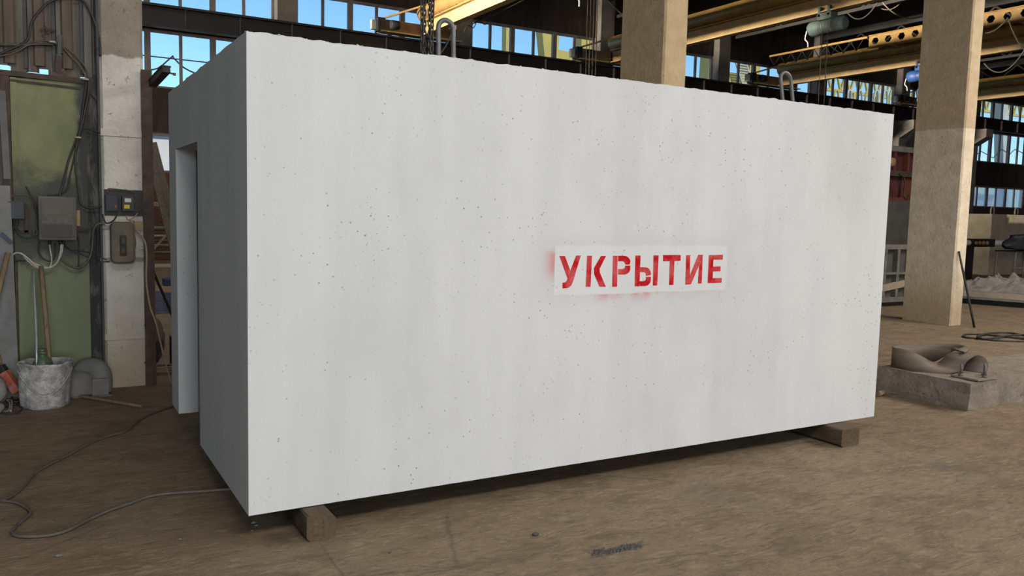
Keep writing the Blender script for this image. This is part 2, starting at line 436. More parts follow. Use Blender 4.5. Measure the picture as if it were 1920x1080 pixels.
def green_material():
    """green painted panel, black soot around the electric box"""
    m, nt, b = new_mat('green_panel')
    g = NT(nt)
    n = g.noise(6, 7, 0.65, g.mapping((1, 1, 0.6)))
    z = g.sep()[2]
    x = g.math('SUBTRACT', g.sep()[0], 0.78)
    col = g.mix(g.ramp(n, [(0.35, 0.0), (0.7, 1.0)]), (0.175, 0.19, 0.072), (0.12, 0.135, 0.052))
    low = g.math('SUBTRACT', 1.0, g.smooth(z, 1.1, 1.9))
    col = g.mix(g.math('MULTIPLY', low, 0.65), col, (0.125, 0.155, 0.09))
    # soot
    wob = g.math('MULTIPLY', g.math('SUBTRACT', g.noise(4, 5, 0.7), 0.5), 0.7)
    dz = g.math('ABSOLUTE', g.math('SUBTRACT', z, 1.62))
    soot = g.math('SUBTRACT', 1.0, g.smooth(g.math('ADD', dz, wob), 0.25, 0.55))
    right = g.smooth(g.math('ADD', x, g.math('MULTIPLY', wob, 0.25)), -0.62, -0.54)
    right = g.math('MULTIPLY', right, g.smooth(z, 1.5, 1.9))
    soot = g.math('MAXIMUM', g.math('MULTIPLY', soot, 0.9), right)
    col = g.mix(soot, col, (0.012, 0.012, 0.011))
    scr = g.ramp(g.noise(26, 6, 0.75, g.mapping((1, 1, 0.35))), [(0.66, 0.0), (0.7, 1.0)])
    col = g.mix(g.math('MULTIPLY', scr, 0.5), col, (0.25, 0.26, 0.22))
    g.link(col, b.inputs['Base Color'])
    b.inputs['Roughness'].default_value = 0.6
    g.link(g.bump(n, 0.2, 0.006), b.inputs['Normal'])
    return m
M['green'] = green_material()

def rough_concrete(name, c1, c2, amt=0.9):
    m, nt, b = new_mat(name)
    g = NT(nt)
    n = g.noise(7, 8, 0.7)
    col = g.mix(g.ramp(n, [(0.35, 0.0), (0.68, 1.0)]), c1, c2)
    v = g.voronoi(30)
    pit = g.math('MULTIPLY', g.ramp(v, [(0.1, 1.0), (0.2, 0.0)]), g.ramp(g.noise(5, 3), [(0.46, 0.0), (0.58, 1.0)]))
    col = g.mix(g.math('MULTIPLY', pit, 0.6), col, tuple(c * 0.4 for c in c2))
    g.link(col, b.inputs['Base Color'])
    b.inputs['Roughness'].default_value = 0.95
    h = g.math('SUBTRACT', g.math('ADD', g.noise(30, 8, 0.75), n), pit)
    g.link(g.bump(h, amt, 0.02), b.inputs['Normal'])
    return m
M['slab'] = rough_concrete('slab_concrete', (0.29, 0.25, 0.205), (0.19, 0.162, 0.13))

def water_material():
    m, nt, b = new_mat('puddle_water')
    b.inputs['Base Color'].default_value = (0.02, 0.02, 0.022, 1)
    b.inputs['Roughness'].default_value = 0.12
    g = NT(nt)
    g.link(g.bump(g.noise(5, 3, 0.5, g.mapping((0.6, 2.5, 1))), 0.6, 0.06), b.inputs['Normal'])
    return m
M['water'] = water_material()

# ------------------------------------------------------------------ mesh helpers
class MB:
    def __init__(self):
        self.v, self.f, self.smooth = [], [], []
    def add(self, verts, faces, smooth=False):
        o = len(self.v)
        self.v += [Vector(p) for p in verts]
        self.f += [tuple(i + o for i in f) for f in faces]
        self.smooth += [smooth] * len(faces)
        return self
    def box(self, x0, x1, y0, y1, z0, z1):
        vs = [(x0, y0, z0), (x1, y0, z0), (x1, y1, z0), (x0, y1, z0), (x0, y0, z1), (x1, y0, z1), (x1, y1, z1), (x0, y1, z1)]
        return self.add(vs, [(3, 2, 1, 0), (4, 5, 6, 7), (0, 1, 5, 4), (1, 2, 6, 5), (2, 3, 7, 6), (3, 0, 4, 7)])
    def bar(self, a, b, w, h, up=(0, 0, 1)):
        """square bar from a to b, width w across, height h along up"""
        a, b = Vector(a), Vector(b)
        d = (b - a).normalized()
        u = Vector(up)
        s = d.cross(u)
        if s.length < 1e-4:
            s = d.cross(Vector((1, 0, 0)))
        s.normalize()
        u = s.cross(d)
        s, u = s * w / 2, u * h / 2
        vs = [a - s - u, a + s - u, a + s + u, a - s + u, b - s - u, b + s - u, b + s + u, b - s + u]
        return self.add(vs, [(0, 3, 2, 1), (4, 5, 6, 7), (0, 1, 5, 4), (1, 2, 6, 5), (2, 3, 7, 6), (3, 0, 4, 7)])
    def tube(self, pts, r, n=8, cap=True, closed=False):
        pts = [Vector(p) for p in pts]
        k = len(pts)
        rs = r if isinstance(r, (list, tuple)) else [r] * k
        verts, faces = [], []
        ref = None
        for i, p in enumerate(pts):
            if closed:
                d = pts[(i + 1) % k] - pts[i - 1]
            else:
                d = pts[min(i + 1, k - 1)] - pts[max(i - 1, 0)]
            if d.length < 1e-9:
                d = Vector((0, 0, 1))
            d.normalize()
            if ref is None:
                ref = Vector((0, 0, 1)) if abs(d.z) < 0.9 else Vector((1, 0, 0))
            s = d.cross(ref).normalized()
            ref = s.cross(d)
            for j in range(n):
                a = 2 * math.pi * j / n
                verts.append(p + (s * math.cos(a) + ref * math.sin(a)) * rs[i])
        for i in range(k if closed else k - 1):
            i2 = (i + 1) % k
            for j in range(n):
                j2 = (j + 1) % n
                faces.append((i * n + j, i * n + j2, i2 * n + j2, i2 * n + j))
        self.add(verts, faces, True)
        if cap and not closed:
            o = len(self.v) - k * n
            self.f += [tuple(o + j for j in range(n))[::-1], tuple(o + (k - 1) * n + j for j in range(n))]
            self.smooth += [False, False]
        return self
    def lathe(self, c, prof, n=20, axis='z', jitter=0.0, cap=True, seed=0):
        """profile of (radius, height) turned about an axis through c"""
        c = Vector(c)
        verts, faces = [], []
        for i, (r, h) in enumerate(prof):
            for j in range(n):
                a = 2 * math.pi * j / n
                rr = r
                if jitter:
                    rr += jitter * noise.noise(Vector((math.cos(a) * 2.2, math.sin(a) * 2.2, h * 7 + seed)))
                u, w = rr * math.cos(a), rr * math.sin(a)
                verts.append(c + Vector({'z': (u, w, h), 'y': (u, h, w), 'x': (h, u, w)}[axis]))
        k = len(prof)
        for i in range(k - 1):
            for j in range(n):
                j2 = (j + 1) % n
                faces.append((i * n + j, i * n + j2, (i + 1) * n + j2, (i + 1) * n + j))
        self.add(verts, faces, True)
        if cap:
            o = len(self.v) - k * n
            self.f += [tuple(o + j for j in range(n))[::-1], tuple(o + (k - 1) * n + j for j in range(n))]
            self.smooth += [False, False]
        return self
    def prism(self, poly, origin, ux, uy, depth):
        """2-D polygon (in axes ux, uy at origin) extruded by the vector depth"""
        o, ux, uy, dv = Vector(origin), Vector(ux), Vector(uy), Vector(depth)
        n = len(poly)
        a = [o + ux * p[0] + uy * p[1] for p in poly]
        vs = a + [p + dv for p in a]
        fs = [tuple(range(n))[::-1], tuple(range(n, 2 * n))]
        fs += [(i, (i + 1) % n, n + (i + 1) % n, n + i) for i in range(n)]
        return self.add(vs, fs)
    def grid(self, fn, nu, nv, smooth=True):
        vs = [fn(i / nu, j / nv) for j in range(nv + 1) for i in range(nu + 1)]
        fs = [(j * (nu + 1) + i, j * (nu + 1) + i + 1, (j + 1) * (nu + 1) + i + 1, (j + 1) * (nu + 1) + i) for j in range(nv) for i in range(nu)]
        return self.add(vs, fs, smooth)
    def build(self, name, material, parent=None, loc=None, bevel=0.0, fix=True):
        o = Vector(loc) if loc is not None else Vector((0, 0, 0))
        if parent is not None:
            base = Vector(parent['_base'])
        else:
            base = o
        me = bpy.data.meshes.new(name)
        me.from_pydata([tuple(p - base) for p in self.v], [], self.f)
        for p, s in zip(me.polygons, self.smooth):
            p.use_smooth = s
        me.materials.append(M[material] if isinstance(material, str) else material)
        if fix or bevel:
            bm = bmesh.new()
            bm.from_mesh(me)
            if fix:
                bmesh.ops.recalc_face_normals(bm, faces=bm.faces)
            if bevel:
                bmesh.ops.bevel(bm, geom=[e for e in bm.edges if len(e.link_faces) == 2 and e.calc_face_angle(0) > 0.6], offset=bevel, segments=2, affect='EDGES', profile=0.6)
            bm.to_mesh(me)
            bm.free()
        me.update()
        ob = bpy.data.objects.new(name, me)
        COL.objects.link(ob)
        ob.location = (0, 0, 0) if parent is not None else o
        if parent is not None:
            ob.parent = parent
        ob['_base'] = tuple(base)
        return ob

def tag(o, label=None, cat=None, group=None, kind=None):
    if label: o['label'] = label
    if cat: o['category'] = cat
    if group: o['group'] = group
    if kind: o['kind'] = kind
    return o

def thing(name, loc, label=None, cat=None, group=None, kind=None):
    o = bpy.data.objects.new(name, None)
    o.empty_display_size = 0.1
    COL.objects.link(o)
    o.location = loc
    o['_base'] = tuple(loc)
    return tag(o, label, cat, group, kind)

def copy_child(src, parent, offset):
    c = src.copy()
    COL.objects.link(c)
    c.parent = parent
    c.location = offset
    return c

def curve_pts(pts, sub=6):
    """Catmull-Rom through the points"""
    pts = [Vector(p) for p in pts]
    out = []
    for i in range(len(pts) - 1):
        p0, p1, p2, p3 = pts[max(i - 1, 0)], pts[i], pts[i + 1], pts[min(i + 2, len(pts) - 1)]
        for k in range(sub):
            t = k / sub
            out.append(0.5 * ((2 * p1) + (p2 - p0) * t + (2 * p0 - 5 * p1 + 4 * p2 - p3) * t * t + (3 * p1 - p0 - 3 * p2 + p3) * t ** 3))
    out.append(pts[-1])
    return out

def cable(name, pts, r, material, label, cat='cable', group=None, sub=6, n=6):
    p = curve_pts(pts, sub)
    ob = MB().tube(p, r, n).build(name, material, None, tuple(p[0]))
    return tag(ob, label, cat, group)

# ================================================================== THE HALL
YB = 23.5                                   # inner face of the back wall
PIL = [-6.48 + 6.42 * k for k in range(9)]  # pillars of the back wall
XMIN, XMAX = -40.0, 62.0
YN = -26.0

f = MB()
f.grid(lambda u, v: Vector((XMIN + (XMAX - XMIN) * u, YN + (YB + 0.3 - YN) * v, 0)), 10, 6, False)
tag(f.build('floor', 'floor'), kind='structure')
f = MB().box(XMIN, 110, YB + 0.3, 140, -0.3, -0.02)
tag(f.build('yard_ground', 'ground_out'), kind='structure')

# roof over both bays, end walls and the wall behind the camera
nr = thing('ceiling', (0, -10, 8.9), kind='structure')
SKX0, SKX1, SKY0, SKY1 = 28.9, 36.0, 2.9, 4.1      # opening added to let a sun patch reach the far box
MB().box(XMIN, XMAX, YN, SKY0, 8.9, 9.1).build('roof_slab', 'roof', nr)
MB().box(XMIN, SKX0, SKY0, SKY1, 8.9, 9.1).build('roof_slab', 'roof', nr)
MB().box(SKX1, XMAX, SKY0, SKY1, 8.9, 9.1).build('roof_slab', 'roof', nr)
MB().box(XMIN, XMAX, SKY1, 4.55, 8.9, 9.1).build('roof_slab', 'roof', nr)
far_roof = thing('ceiling', (0, 4.5, 10.6), kind='structure')
MB().box(XMIN, XMAX, 4.55, YB + 0.3, 10.6, 10.8).build('roof_slab', 'roof', far_roof)
MB().box(XMIN, XMAX, 4.45, 4.55, 8.9, 10.8).build('roof_upstand', 'roof', far_roof)
for k in range(1, 9):
    x = PIL[k]
    b = MB()
    b.box(x - 0.12, x + 0.12, 4.6, YB - 0.1, 10.3, 10.6)
    b.build('roof_beam', 'dark_steel', far_roof)
    t = MB()
    n = 9
    for i in range(n):
        y0 = 4.8 + i * (18.4 / n)
        y1 = 4.8 + (i + 1) * (18.4 / n)
        t.bar((x, y0, 10.3), (x, (y0 + y1) / 2, 9.55), 0.07, 0.07)
        t.bar((x, (y0 + y1) / 2, 9.55), (x, y1, 10.3), 0.07, 0.07)
    t.bar((x, 5.6, 9.55), (x, YB - 1.0, 9.55), 0.12, 0.12)
    t.build('roof_truss', 'dark_steel', far_roof)
tag(MB().box(XMIN - 0.3, XMIN, YN, YB, 0, 10.8).build('wall_left', 'wall_dark'), kind='structure')
tag(MB().box(XMAX, XMAX + 0.3, YN, YB, 0, 10.8).build('wall_right', 'wall_dark'), kind='structure')
tag(MB().box(XMIN, XMAX, YN - 0.3, YN, 0, 9.1).build('wall_near', 'wall_dark'), kind='structure')

# ---- back wall: strips between the window bands
ZW = dict(low=(2.74, 3.96), mid=(5.32, 7.08), top=(7.74, 8.86))
wb = thing('wall_back', (0, YB, 0), kind='structure')
MB().box(XMIN, XMAX, YB, YB + 0.3, 0, ZW['low'][0]).build('lower_wall', 'mortar', wb)
MB().box(XMIN, XMAX, YB, YB + 0.3, ZW['low'][1], ZW['mid'][0]).build('spandrel_panel', 'wall_dark', wb)
MB().box(XMIN, XMAX, YB, YB + 0.3, ZW['mid'][1], ZW['top'][0]).build('spandrel_panel', 'wall_dark', wb)
MB().box(XMIN, XMAX, YB, YB + 0.3, ZW['top'][1], 10.8).build('upper_panel', 'wall_dark', wb)
for i, x in enumerate(PIL):
    w = 0.34
    p = MB()
    p.box(x - w, x + w, YB - 0.35, YB + 0.25, 0, 10.6)
    p.box(x - w, x + w, YB - 1.15, YB - 0.35, 6.55, 7.0)
    p.prism([(0, 0), (0.8, 0.45), (0, 0.45)], (x - w, YB - 0.35, 6.1), (0, -1, 0), (0, 0, 1), (2 * w, 0, 0))
    p.build('wall_pillar', 'pillar', wb, bevel=0.02)
# bricks that show through the slot left of the box
bw = MB().box(-0.122, 0.122, -0.035, 0.02, 0, 0.066).build('brick', 'brick', None, (0, 0, 0))
bmesh_src = bw.data
pale = bmesh_src.copy()
pale.materials.clear()
pale.materials.append(M['brick_pale'])
bpy.data.objects.remove(bw)
for row in range(36):
    z = 0.02 + row * 0.0755
    for c in range(6):
        x = 1.75 + c * 0.255 + (0.127 if row % 2 else 0)
        white = (22 <= row <= 23) and c in (2, 3)
        ob = bpy.data.objects.new('brick', pale if white else bmesh_src)
        COL.objects.link(ob)
        ob.parent = wb
        ob.location = (x, random.uniform(-0.008, 0.008), z)

# ---- windows: each bay has three units of two panes in every band
def window(n, x0, x1, z0, z1, y, units=3, glass='glass'):
    root = thing('window_%d' % n, ((x0 + x1) / 2, y, z0), kind='structure')
    f = MB()
    f.box(x0, x1, y, y + 0.12, z0, z0 + 0.06)
    f.box(x0, x1, y, y + 0.12, z1 - 0.09, z1)
    f.box(x0, x0 + 0.07, y, y + 0.12, z0, z1)
    f.box(x1 - 0.07, x1, y, y + 0.12, z0, z1)
    f.build('window_frame', 'frame', root)
    w = (x1 - x0) / units
    for k in range(units):
        a, b2 = x0 + k * w, x0 + (k + 1) * w
        if k:
            MB().box(a - 0.085, a + 0.085, y - 0.02, y + 0.12, z0, z1).build('mullion', 'frame', root)
        c = (a + b2) / 2
        MB().box(c - 0.045, c + 0.045, y + 0.01, y + 0.1, z0, z1).build('glazing_bar', 'frame', root)
        for (p, q) in ((a + 0.05, c - 0.02), (c + 0.02, b2 - 0.05)):
            MB().box(p, q, y + 0.05, y + 0.056, z0 + 0.04, z1 - 0.06).build('pane', glass, root)
    return root

wn_i = 1
for k in range(len(PIL) - 1):
    x0, x1 = PIL[k] + 0.34, PIL[k + 1] - 0.34
    window(wn_i, x0, x1, ZW['top'][0], ZW['top'][1], YB + 0.05); wn_i += 1
    if k in (0, 1):
        window(wn_i, x0, x1, ZW['mid'][0], ZW['mid'][1], YB + 0.05); wn_i += 1
        window(wn_i, x0, x1, ZW['low'][0], ZW['low'][1], YB + 0.05); wn_i += 1
    else:
        # these bays are closed between the bands (hidden behind the box)
        MB().box(x0, x1, YB + 0.02, YB + 0.28, ZW['mid'][0], ZW['mid'][1]).build('infill_panel', 'pillar' if k == 7 else 'wall_dark', wb)
        MB().box(x0, x1, YB + 0.02, YB + 0.28, ZW['low'][0], ZW['low'][1]).build('infill_panel', 'wall_dark', wb)
x0 = PIL[-1] + 0.34
window(wn_i, x0, x0 + 5.74, ZW['top'][0], ZW['top'][1], YB + 0.05); wn_i += 1
window(wn_i, x0, x0 + 5.74, ZW['mid'][0], ZW['mid'][1], YB + 0.05); wn_i += 1
window(wn_i, x0, x0 + 5.74, ZW['low'][0], ZW['low'][1], YB + 0.05, glass='frosted'); wn_i += 1
for z0, z1 in ZW.values():
    MB().box(x0 + 5.74, XMAX, YB, YB + 0.3, z0, z1).build('infill_panel', 'wall_dark', wb)
    MB().box(XMIN, PIL[0] - 0.34, YB, YB + 0.3, z0, z1).build('infill_panel', 'wall_dark', wb)

# ---- crane runways
def runway(y, label):
    r = thing('crane_runway', (20, y, 7.0), label, 'beam')
    MB().box(XMIN + 0.2, XMAX - 0.2, y - 0.02, y + 0.02, 7.04, 7.58).build('web', 'runway', r)
    MB().box(XMIN + 0.2, XMAX - 0.2, y - 0.19, y + 0.19, 7.58, 7.62).build('top_flange', 'runway', r)
    MB().box(XMIN + 0.2, XMAX - 0.2, y - 0.16, y + 0.16, 7.0, 7.04).build('bottom_flange', 'runway', r)
    MB().box(XMIN + 0.2, XMAX - 0.2, y - 0.03, y + 0.03, 7.62, 7.68).build('rail', 'dark_steel', r)
    s = MB().box(0, 0.02, y - 0.15, y - 0.02, 7.04, 7.58).build('stiffener', 'runway', r)
    s.location = (PIL[0] + 20, 0, 0)
    s.location = (PIL[0], 0, 0)
    for i in range(1, 35):
        copy_child(s, r, (PIL[0] + i * 1.605, 0, 0))
    return r
runway(22.75, 'dark maroon steel crane runway beam under the top row of windows')
runway(5.0, 'dark maroon steel crane runway beam on top of the concrete columns')

# ---- concrete columns
def col_thing(x0, x1, y0, y1, z1, m, label, jitter=0.006):
    r = thing('concrete_column', ((x0 + x1) / 2, (y0 + y1) / 2, 0), label, 'column', 'row of concrete columns')
    b = MB()
    nz = 26
    ring = []
    c = 0.025
    for i in range(nz + 1):
        z = z1 * i / nz
        pts = [(x0 + c, y0), (x1 - c, y0), (x1, y0 + c), (x1, y1), (x0, y1), (x0, y0 + c)]
        for j, (x, y) in enumerate(pts):
            k = jitter
            b.v.append(Vector((x + k * noise.noise(Vector((x * 3, y * 3, z * 4))), y + k * noise.noise(Vector((x * 3 + 9, y * 3, z * 4))), z)))
    n = 6
    for i in range(nz):
        for j in range(n):
            b.f.append((i * n + j, i * n + (j + 1) % n, (i + 1) * n + (j + 1) % n, (i + 1) * n + j))
            b.smooth.append(False)
    b.f.append(tuple(nz * n + j for j in range(n)))
    b.smooth.append(False)
    b.build('shaft', m, r)
    return r
colL = col_thing(-0.385, -0.01, 4.33, 5.2, 7.0, 'col_left', 'white-washed concrete column carrying the electric meters and olive switch box')
col_thing(6.13, 6.53, 4.1, 5.0, 7.0, 'col_mid', 'bare tan concrete column rising behind the middle of the white box')
col_thing(12.78, 13.1, 4.1, 5.02, 7.0, 'col_right', 'concrete column with pale painted lower part right of the white box')
# strap bands of the left column
for (ya, yb) in ((243, 256), (626, 637)):
    za, zb = at(230, yb, 4.31).z, at(230, ya, 4.31).z
    MB().box(-0.4, -0.02, 4.318, 4.36, za, zb).build('band', 'col_left', colL)

# ================================================================== THE SHELTER BOX
L, D, H, ZB, T = 5.113, 2.759, 2.5, 0.15, 0.145
STX0, STX1 = at(1040, 500, 0).x, at(1364, 500, 0).x
STZ0, STZ1 = at(1200, 549, 0).z - ZB, at(1200, 460, 0).z - ZB
M['shelter'] = shelter_material()
sh = thing('shelter_box', (0, 0, ZB), 'large white precast concrete shelter box with red stencilled lettering', 'shelter')
DY0, DY1, DZ = 1.46, 2.41, 2.19
b = MB()
NX, NZ = 150, 12
def top_rag(x, y):
    return 0.004 * noise.noise(Vector((x * 3.1, y * 3.1, 0))) + 0.008 * noise.noise(Vector((x * 17, y * 17, 4))) - 0.004
# front face with a ragged top edge
b.grid(lambda u, v: Vector((L * u, 0.0, ZB + H * v + (top_rag(L * u, 0) if v == 1 else 0) + (0.004 * abs(noise.noise(Vector((L * u * 9, 3, 1)))) if v == 0 else 0))), NX, NZ, False)
# roof
b.grid(lambda u, v: Vector((L * u, D * v, ZB + H + top_rag(L * u, D * v))), NX, 40, False)
# back and right faces
b.grid(lambda u, v: Vector((L * u, D, ZB + H * v + (top_rag(L * u, D) if v == 1 else 0))), NX, 4, False)
b.grid(lambda u, v: Vector((L, D * u, ZB + H * v + (top_rag(L, D * u) if v == 1 else 0))), 40, 4, False)
# left face around the door: near jamb, lintel, far jamb
b.grid(lambda u, v: Vector((0, DY0 * u, ZB + (DZ - ZB) * v)), 10, 4, False)
b.grid(lambda u, v: Vector((0, DY1 + (D - DY1) * u, ZB + (DZ - ZB) * v)), 4, 4, False)
b.grid(lambda u, v: Vector((0, D * u, DZ + (ZB + H - DZ) * v + (top_rag(0, D * u) if v == 1 else 0))), 40, 2, False)
def quad(*p):
    b.add([Vector(q) for q in p], [(0, 1, 2, 3)])
# door reveals
quad((0, DY0, ZB), (T, DY0, ZB), (T, DY0, DZ), (0, DY0, DZ))
quad((0, DY1, ZB), (T, DY1, ZB), (T, DY1, DZ), (0, DY1, DZ))
quad((0, DY0, DZ), (T, DY0, DZ), (T, DY1, DZ), (0, DY1, DZ))
# inside faces
zi = ZB + H - T
quad((T, T, ZB), (L - T, T, ZB), (L - T, T, zi), (T, T, zi))
quad((T, D - T, ZB), (L - T, D - T, ZB), (L - T, D - T, zi), (T, D - T, zi))
quad((L - T, T, ZB), (L - T, D - T, ZB), (L - T, D - T, zi), (L - T, T, zi))
quad((T, T, ZB), (T, DY0, ZB), (T, DY0, zi), (T, T, zi))
quad((T, DY1, ZB), (T, D - T, ZB), (T, D - T, zi), (T, DY1, zi))
quad((T, DY0, DZ), (T, DY1, DZ), (T, DY1, zi), (T, DY0, zi))
quad((T, T, zi), (L - T, T, zi), (L - T, D - T, zi), (T, D - T, zi))
# undersides of the walls
quad((0, 0, ZB), (L, 0, ZB), (L, T, ZB), (0, T, ZB))
quad((0, D - T, ZB), (L, D - T, ZB), (L, D, ZB), (0, D, ZB))
quad((L - T, T, ZB), (L, T, ZB), (L, D - T, ZB), (L - T, D - T, ZB))
quad((0, T, ZB), (T, T, ZB), (T, DY0, ZB), (0, DY0, ZB))
quad((0, DY1, ZB), (T, DY1, ZB), (T, D - T, ZB), (0, D - T, ZB))
body = b.build('shell', M['shelter'], sh, fix=False)
bm = bmesh.new(); bm.from_mesh(body.data)
bmesh.ops.remove_doubles(bm, verts=bm.verts, dist=0.0008)
bmesh.ops.recalc_face_normals(bm, faces=bm.faces)
bm.to_mesh(body.data); bm.free()
# crumbs of mortar standing on the roof edges
cr = MB()
for i in range(150):
    if i < 110:
        x, y = random.random() ** 1.7 * L, random.uniform(0.004, 0.03)
    else:
        x, y = random.uniform(0.004, 0.02), random.uniform(0.02, D - 0.1)
    s = random.uniform(0.004, 0.009)
    z = ZB + H + top_rag(x, y) - 0.002
    cr.add([(x - s, y - s, z), (x + s, y - s, z), (x + s, y + s, z), (x - s, y + s, z), (x + random.uniform(-s, s), y, z + s * random.uniform(0.5, 1.1))], [(0, 1, 4), (1, 2, 4), (2, 3, 4), (3, 0, 4)])
tag(cr.build('edge_crumbs', M['shelter'], sh), kind='stuff')

# lifting loops on the roof
def loop(p0, p1, top, r, name='lifting_loop'):
    p0, p1, top = Vector(p0), Vector(p1), Vector(top)
    c = (p0 + p1) / 2
    hw = (p1 - p0) / 2
    ax = top - c
    pts = [p0 - Vector((0, 0, 0.08)), p0 + ax * 0.3]
    k = 1 - hw.length / ax.length
    for i in range(13):
        a = math.pi * i / 12
        pts.append(c - hw * math.cos(a) + ax * (k + (1 - k) * math.sin(a)))
    pts += [p1 + ax * 0.3, p1 - Vector((0, 0, 0.08))]
    MB().tube(pts, r, 10).build(name, 'galv', sh)
loop(at(823, 108, 0.5) - Vector((0, 0, 0.1)), at(851, 112, 0.5) - Vector((0, 0, 0.1)), at(836, 38, 0.5), 0.0155)
loop(at(1471, 190, 0.5) - Vector((0, 0, 0.09)), at(1490, 192, 0.5) - Vector((0, 0, 0.09)), at(1472, 136, 0.5), 0.015)

# stencilled word
CR = 440 / 1920
def sp(u, v):
    p = at(980 + u * CR, 430 + v * CR, 0.0)
    return (p.x, p.z)
def arc(cx, cy, rx, ry, a0, a1, n=8):
    return [(cx + rx * math.cos(math.radians(a0 + (a1 - a0) * i / n)), cy + ry * math.sin(math.radians(a0 + (a1 - a0) * i / n))) for i in range(n + 1)]
letters = [
    [[(300, 218), (345, 218), (388, 335), (366, 402)],
     [(437, 214), (475, 214), (412, 425), (398, 458), (374, 478), (350, 482), (326, 483), (325, 437), (348, 434), (360, 420), (366, 402)]],
    [[(527, 216), (567, 216), (555, 470), (515, 470)],
     [(640, 218), (682, 218), (629, 322), (630, 352), (680, 470), (628, 470), (584, 366), (583, 318)]],
    [[(738, 216), (776, 216), (772, 470), (732, 470)],
     [(781, 216)] + arc(826, 264, 54, 48, -90, 30, 9)[0:] + [(838, 288)] + arc(815, 286, 23, 24, 0, -90, 5) + [(780, 262)],
     [(838, 296)] + [(880, 296)] + arc(828, 318, 52, 52, -10, 90, 8) + [(780, 370), (780, 325)] + arc(814, 302, 24, 23, 90, 0, 5)],
    [[(922, 214), (964, 214), (955, 466), (916, 466)],
     [(961, 310)] + arc(1000, 358, 48, 48, -90, 20, 8) + [(1008, 381)] + arc(988, 370, 20, 20, 0, -90, 5) + [(960, 350)],
     [(1008, 389), (1048, 387)] + arc(998, 412, 50, 52, 0, 90, 8) + [(957, 464), (957, 424)] + arc(988, 404, 20, 20, 90, 0, 5),
     [(1070, 213), (1112, 213), (1100, 460), (1065, 460)]],
    [[(1148, 210), (1293, 210), (1291, 258), (1241, 260), (1203, 261), (1148, 262)],
     [(1203, 261), (1241, 260), (1233, 455), (1197, 455)]],
    [[(1337, 212), (1371, 210), (1367, 378), (1364, 450), (1330, 453)],
     [(1367, 378), (1436, 208), (1475, 209), (1471, 228), (1376, 450), (1364, 450)],
     [(1441, 305), (1472, 228), (1464, 443), (1433, 444)]],
    [[(1523, 210), (1562, 210), (1552, 440), (1513, 440)],
     [(1562, 210), (1638, 208), (1636, 248), (1560, 248)],
     [(1557, 305), (1619, 303), (1617, 343), (1556, 345)],
     [(1554, 399), (1628, 397), (1627, 436), (1552, 440)]],
]
for polys in letters:
    b = MB()
    for poly in polys:
        q = [sp(*p) for p in poly]
        b.prism(q, (0, -0.0012, 0), (1, 0, 0), (0, 0, 1), (0, 0.0016, 0))
    b.build('stencil_letter', 'paint_red', sh)

# timbers under the box
def timber(x0, x1, y0, y1, z1, label, ch=0.02):
    b = MB()
    w = x1 - x0
    prof = [(ch, 0), (w - ch * 0.6, 0), (w, ch * 0.6), (w, z1 - ch * 1.6), (w - ch * 1.5, z1), (ch * 0.5, z1), (0, z1 - ch * 0.5), (0, ch)]
    ny = 14
    for i in range(ny + 1):
        y = y0 + (y1 - y0) * i / ny
        for (px_, pz) in prof:
            b.v.append(Vector((x0 + px_ + 0.005 * noise.noise(Vector((px_ * 9, y * 2, x0))), y + 0.008 * noise.noise(Vector((px_ * 20, pz * 20, x0))) * (i in (0, ny)), max(0, pz + (0.0 if pz == z1 else 0.004 * noise.noise(Vector((y * 3, px_, 2))))))))
    n = len(prof)
    for i in range(ny):
        for j in range(n):
            b.f.append((i * n + j, i * n + (j + 1) % n, (i + 1) * n + (j + 1) % n, (i + 1) * n + j)); b.smooth.append(False)
    b.f += [tuple(range(n))[::-1], tuple(ny * n + j for j in range(n))]; b.smooth += [False, False]
    return tag(b.build('timber_bearer', 'wood', None, ((x0 + x1) / 2, (y0 + y1) / 2, 0)), label, 'timber', 'timbers under the box')
timber(0.275, 0.435, -0.125, 2.9, 0.144, 'square weathered timber under the left end of the white box')
timber(4.5, 4.71, -0.17, 2.9, 0.144, 'flat weathered timber under the right end of the white box')

# ================================================================== LEFT: PARTITION, GREEN PANEL, ELECTRICS
YP = 4.40
wp = thing('wall_partition', (-1.2, YP, 0), kind='structure')
z_low, z_high = 2.93, 6.4
period = 0.222
def sheet_profile(x0):
    # flat pan, then a raised rib with sloping sides
    return [(x0, 0.0), (x0 + 0.125, 0.0), (x0 + 0.14, -0.035), (x0 + 0.2, -0.035), (x0 + 0.215, 0.0), (x0 + period, 0.0)]
hole_c = at(72, 38, YP)
for k in range(10):
    x0 = -2.43 + k * period + 0.012
    if x0 + period > -0.37:
        break
    prof = sheet_profile(x0)
    b = MB()
    bottom = z_low + (0.03 if k % 2 else -0.01)
    for (xa, ya), (xb, yb) in zip(prof[:-1], prof[1:]):
        nz = 60
        for i in range(nz):
            za = bottom + (z_high - bottom) * i / nz
            zb = bottom + (z_high - bottom) * (i + 1) / nz
            if za < hole_c.z < zb and xa - 0.02 < hole_c.x < xb + 0.02 and (xb - xa) > 0.05:
                # torn hole: leave a slot open in this strip
                xm, xn = max(xa, hole_c.x - 0.024), min(xb, hole_c.x + 0.024)
                if xm > xa:
                    b.add([(xa, YP + ya, za), (xm, YP + ya, za), (xm - 0.008, YP + ya, zb), (xa, YP + ya, zb)], [(0, 1, 2, 3)])
                if xn < xb:
                    b.add([(xn, YP + ya, za), (xb, YP + ya, za), (xb, YP + ya, zb), (xn - 0.01, YP + ya, zb)], [(0, 1, 2, 3)])
                continue
            b.add([(xa, YP + ya, za), (xb, YP + yb, za), (xb, YP + yb, zb), (xa, YP + ya, zb)], [(0, 1, 2, 3)])
    b.build('corrugated_sheet', 'sheet_metal', wp, fix=False)
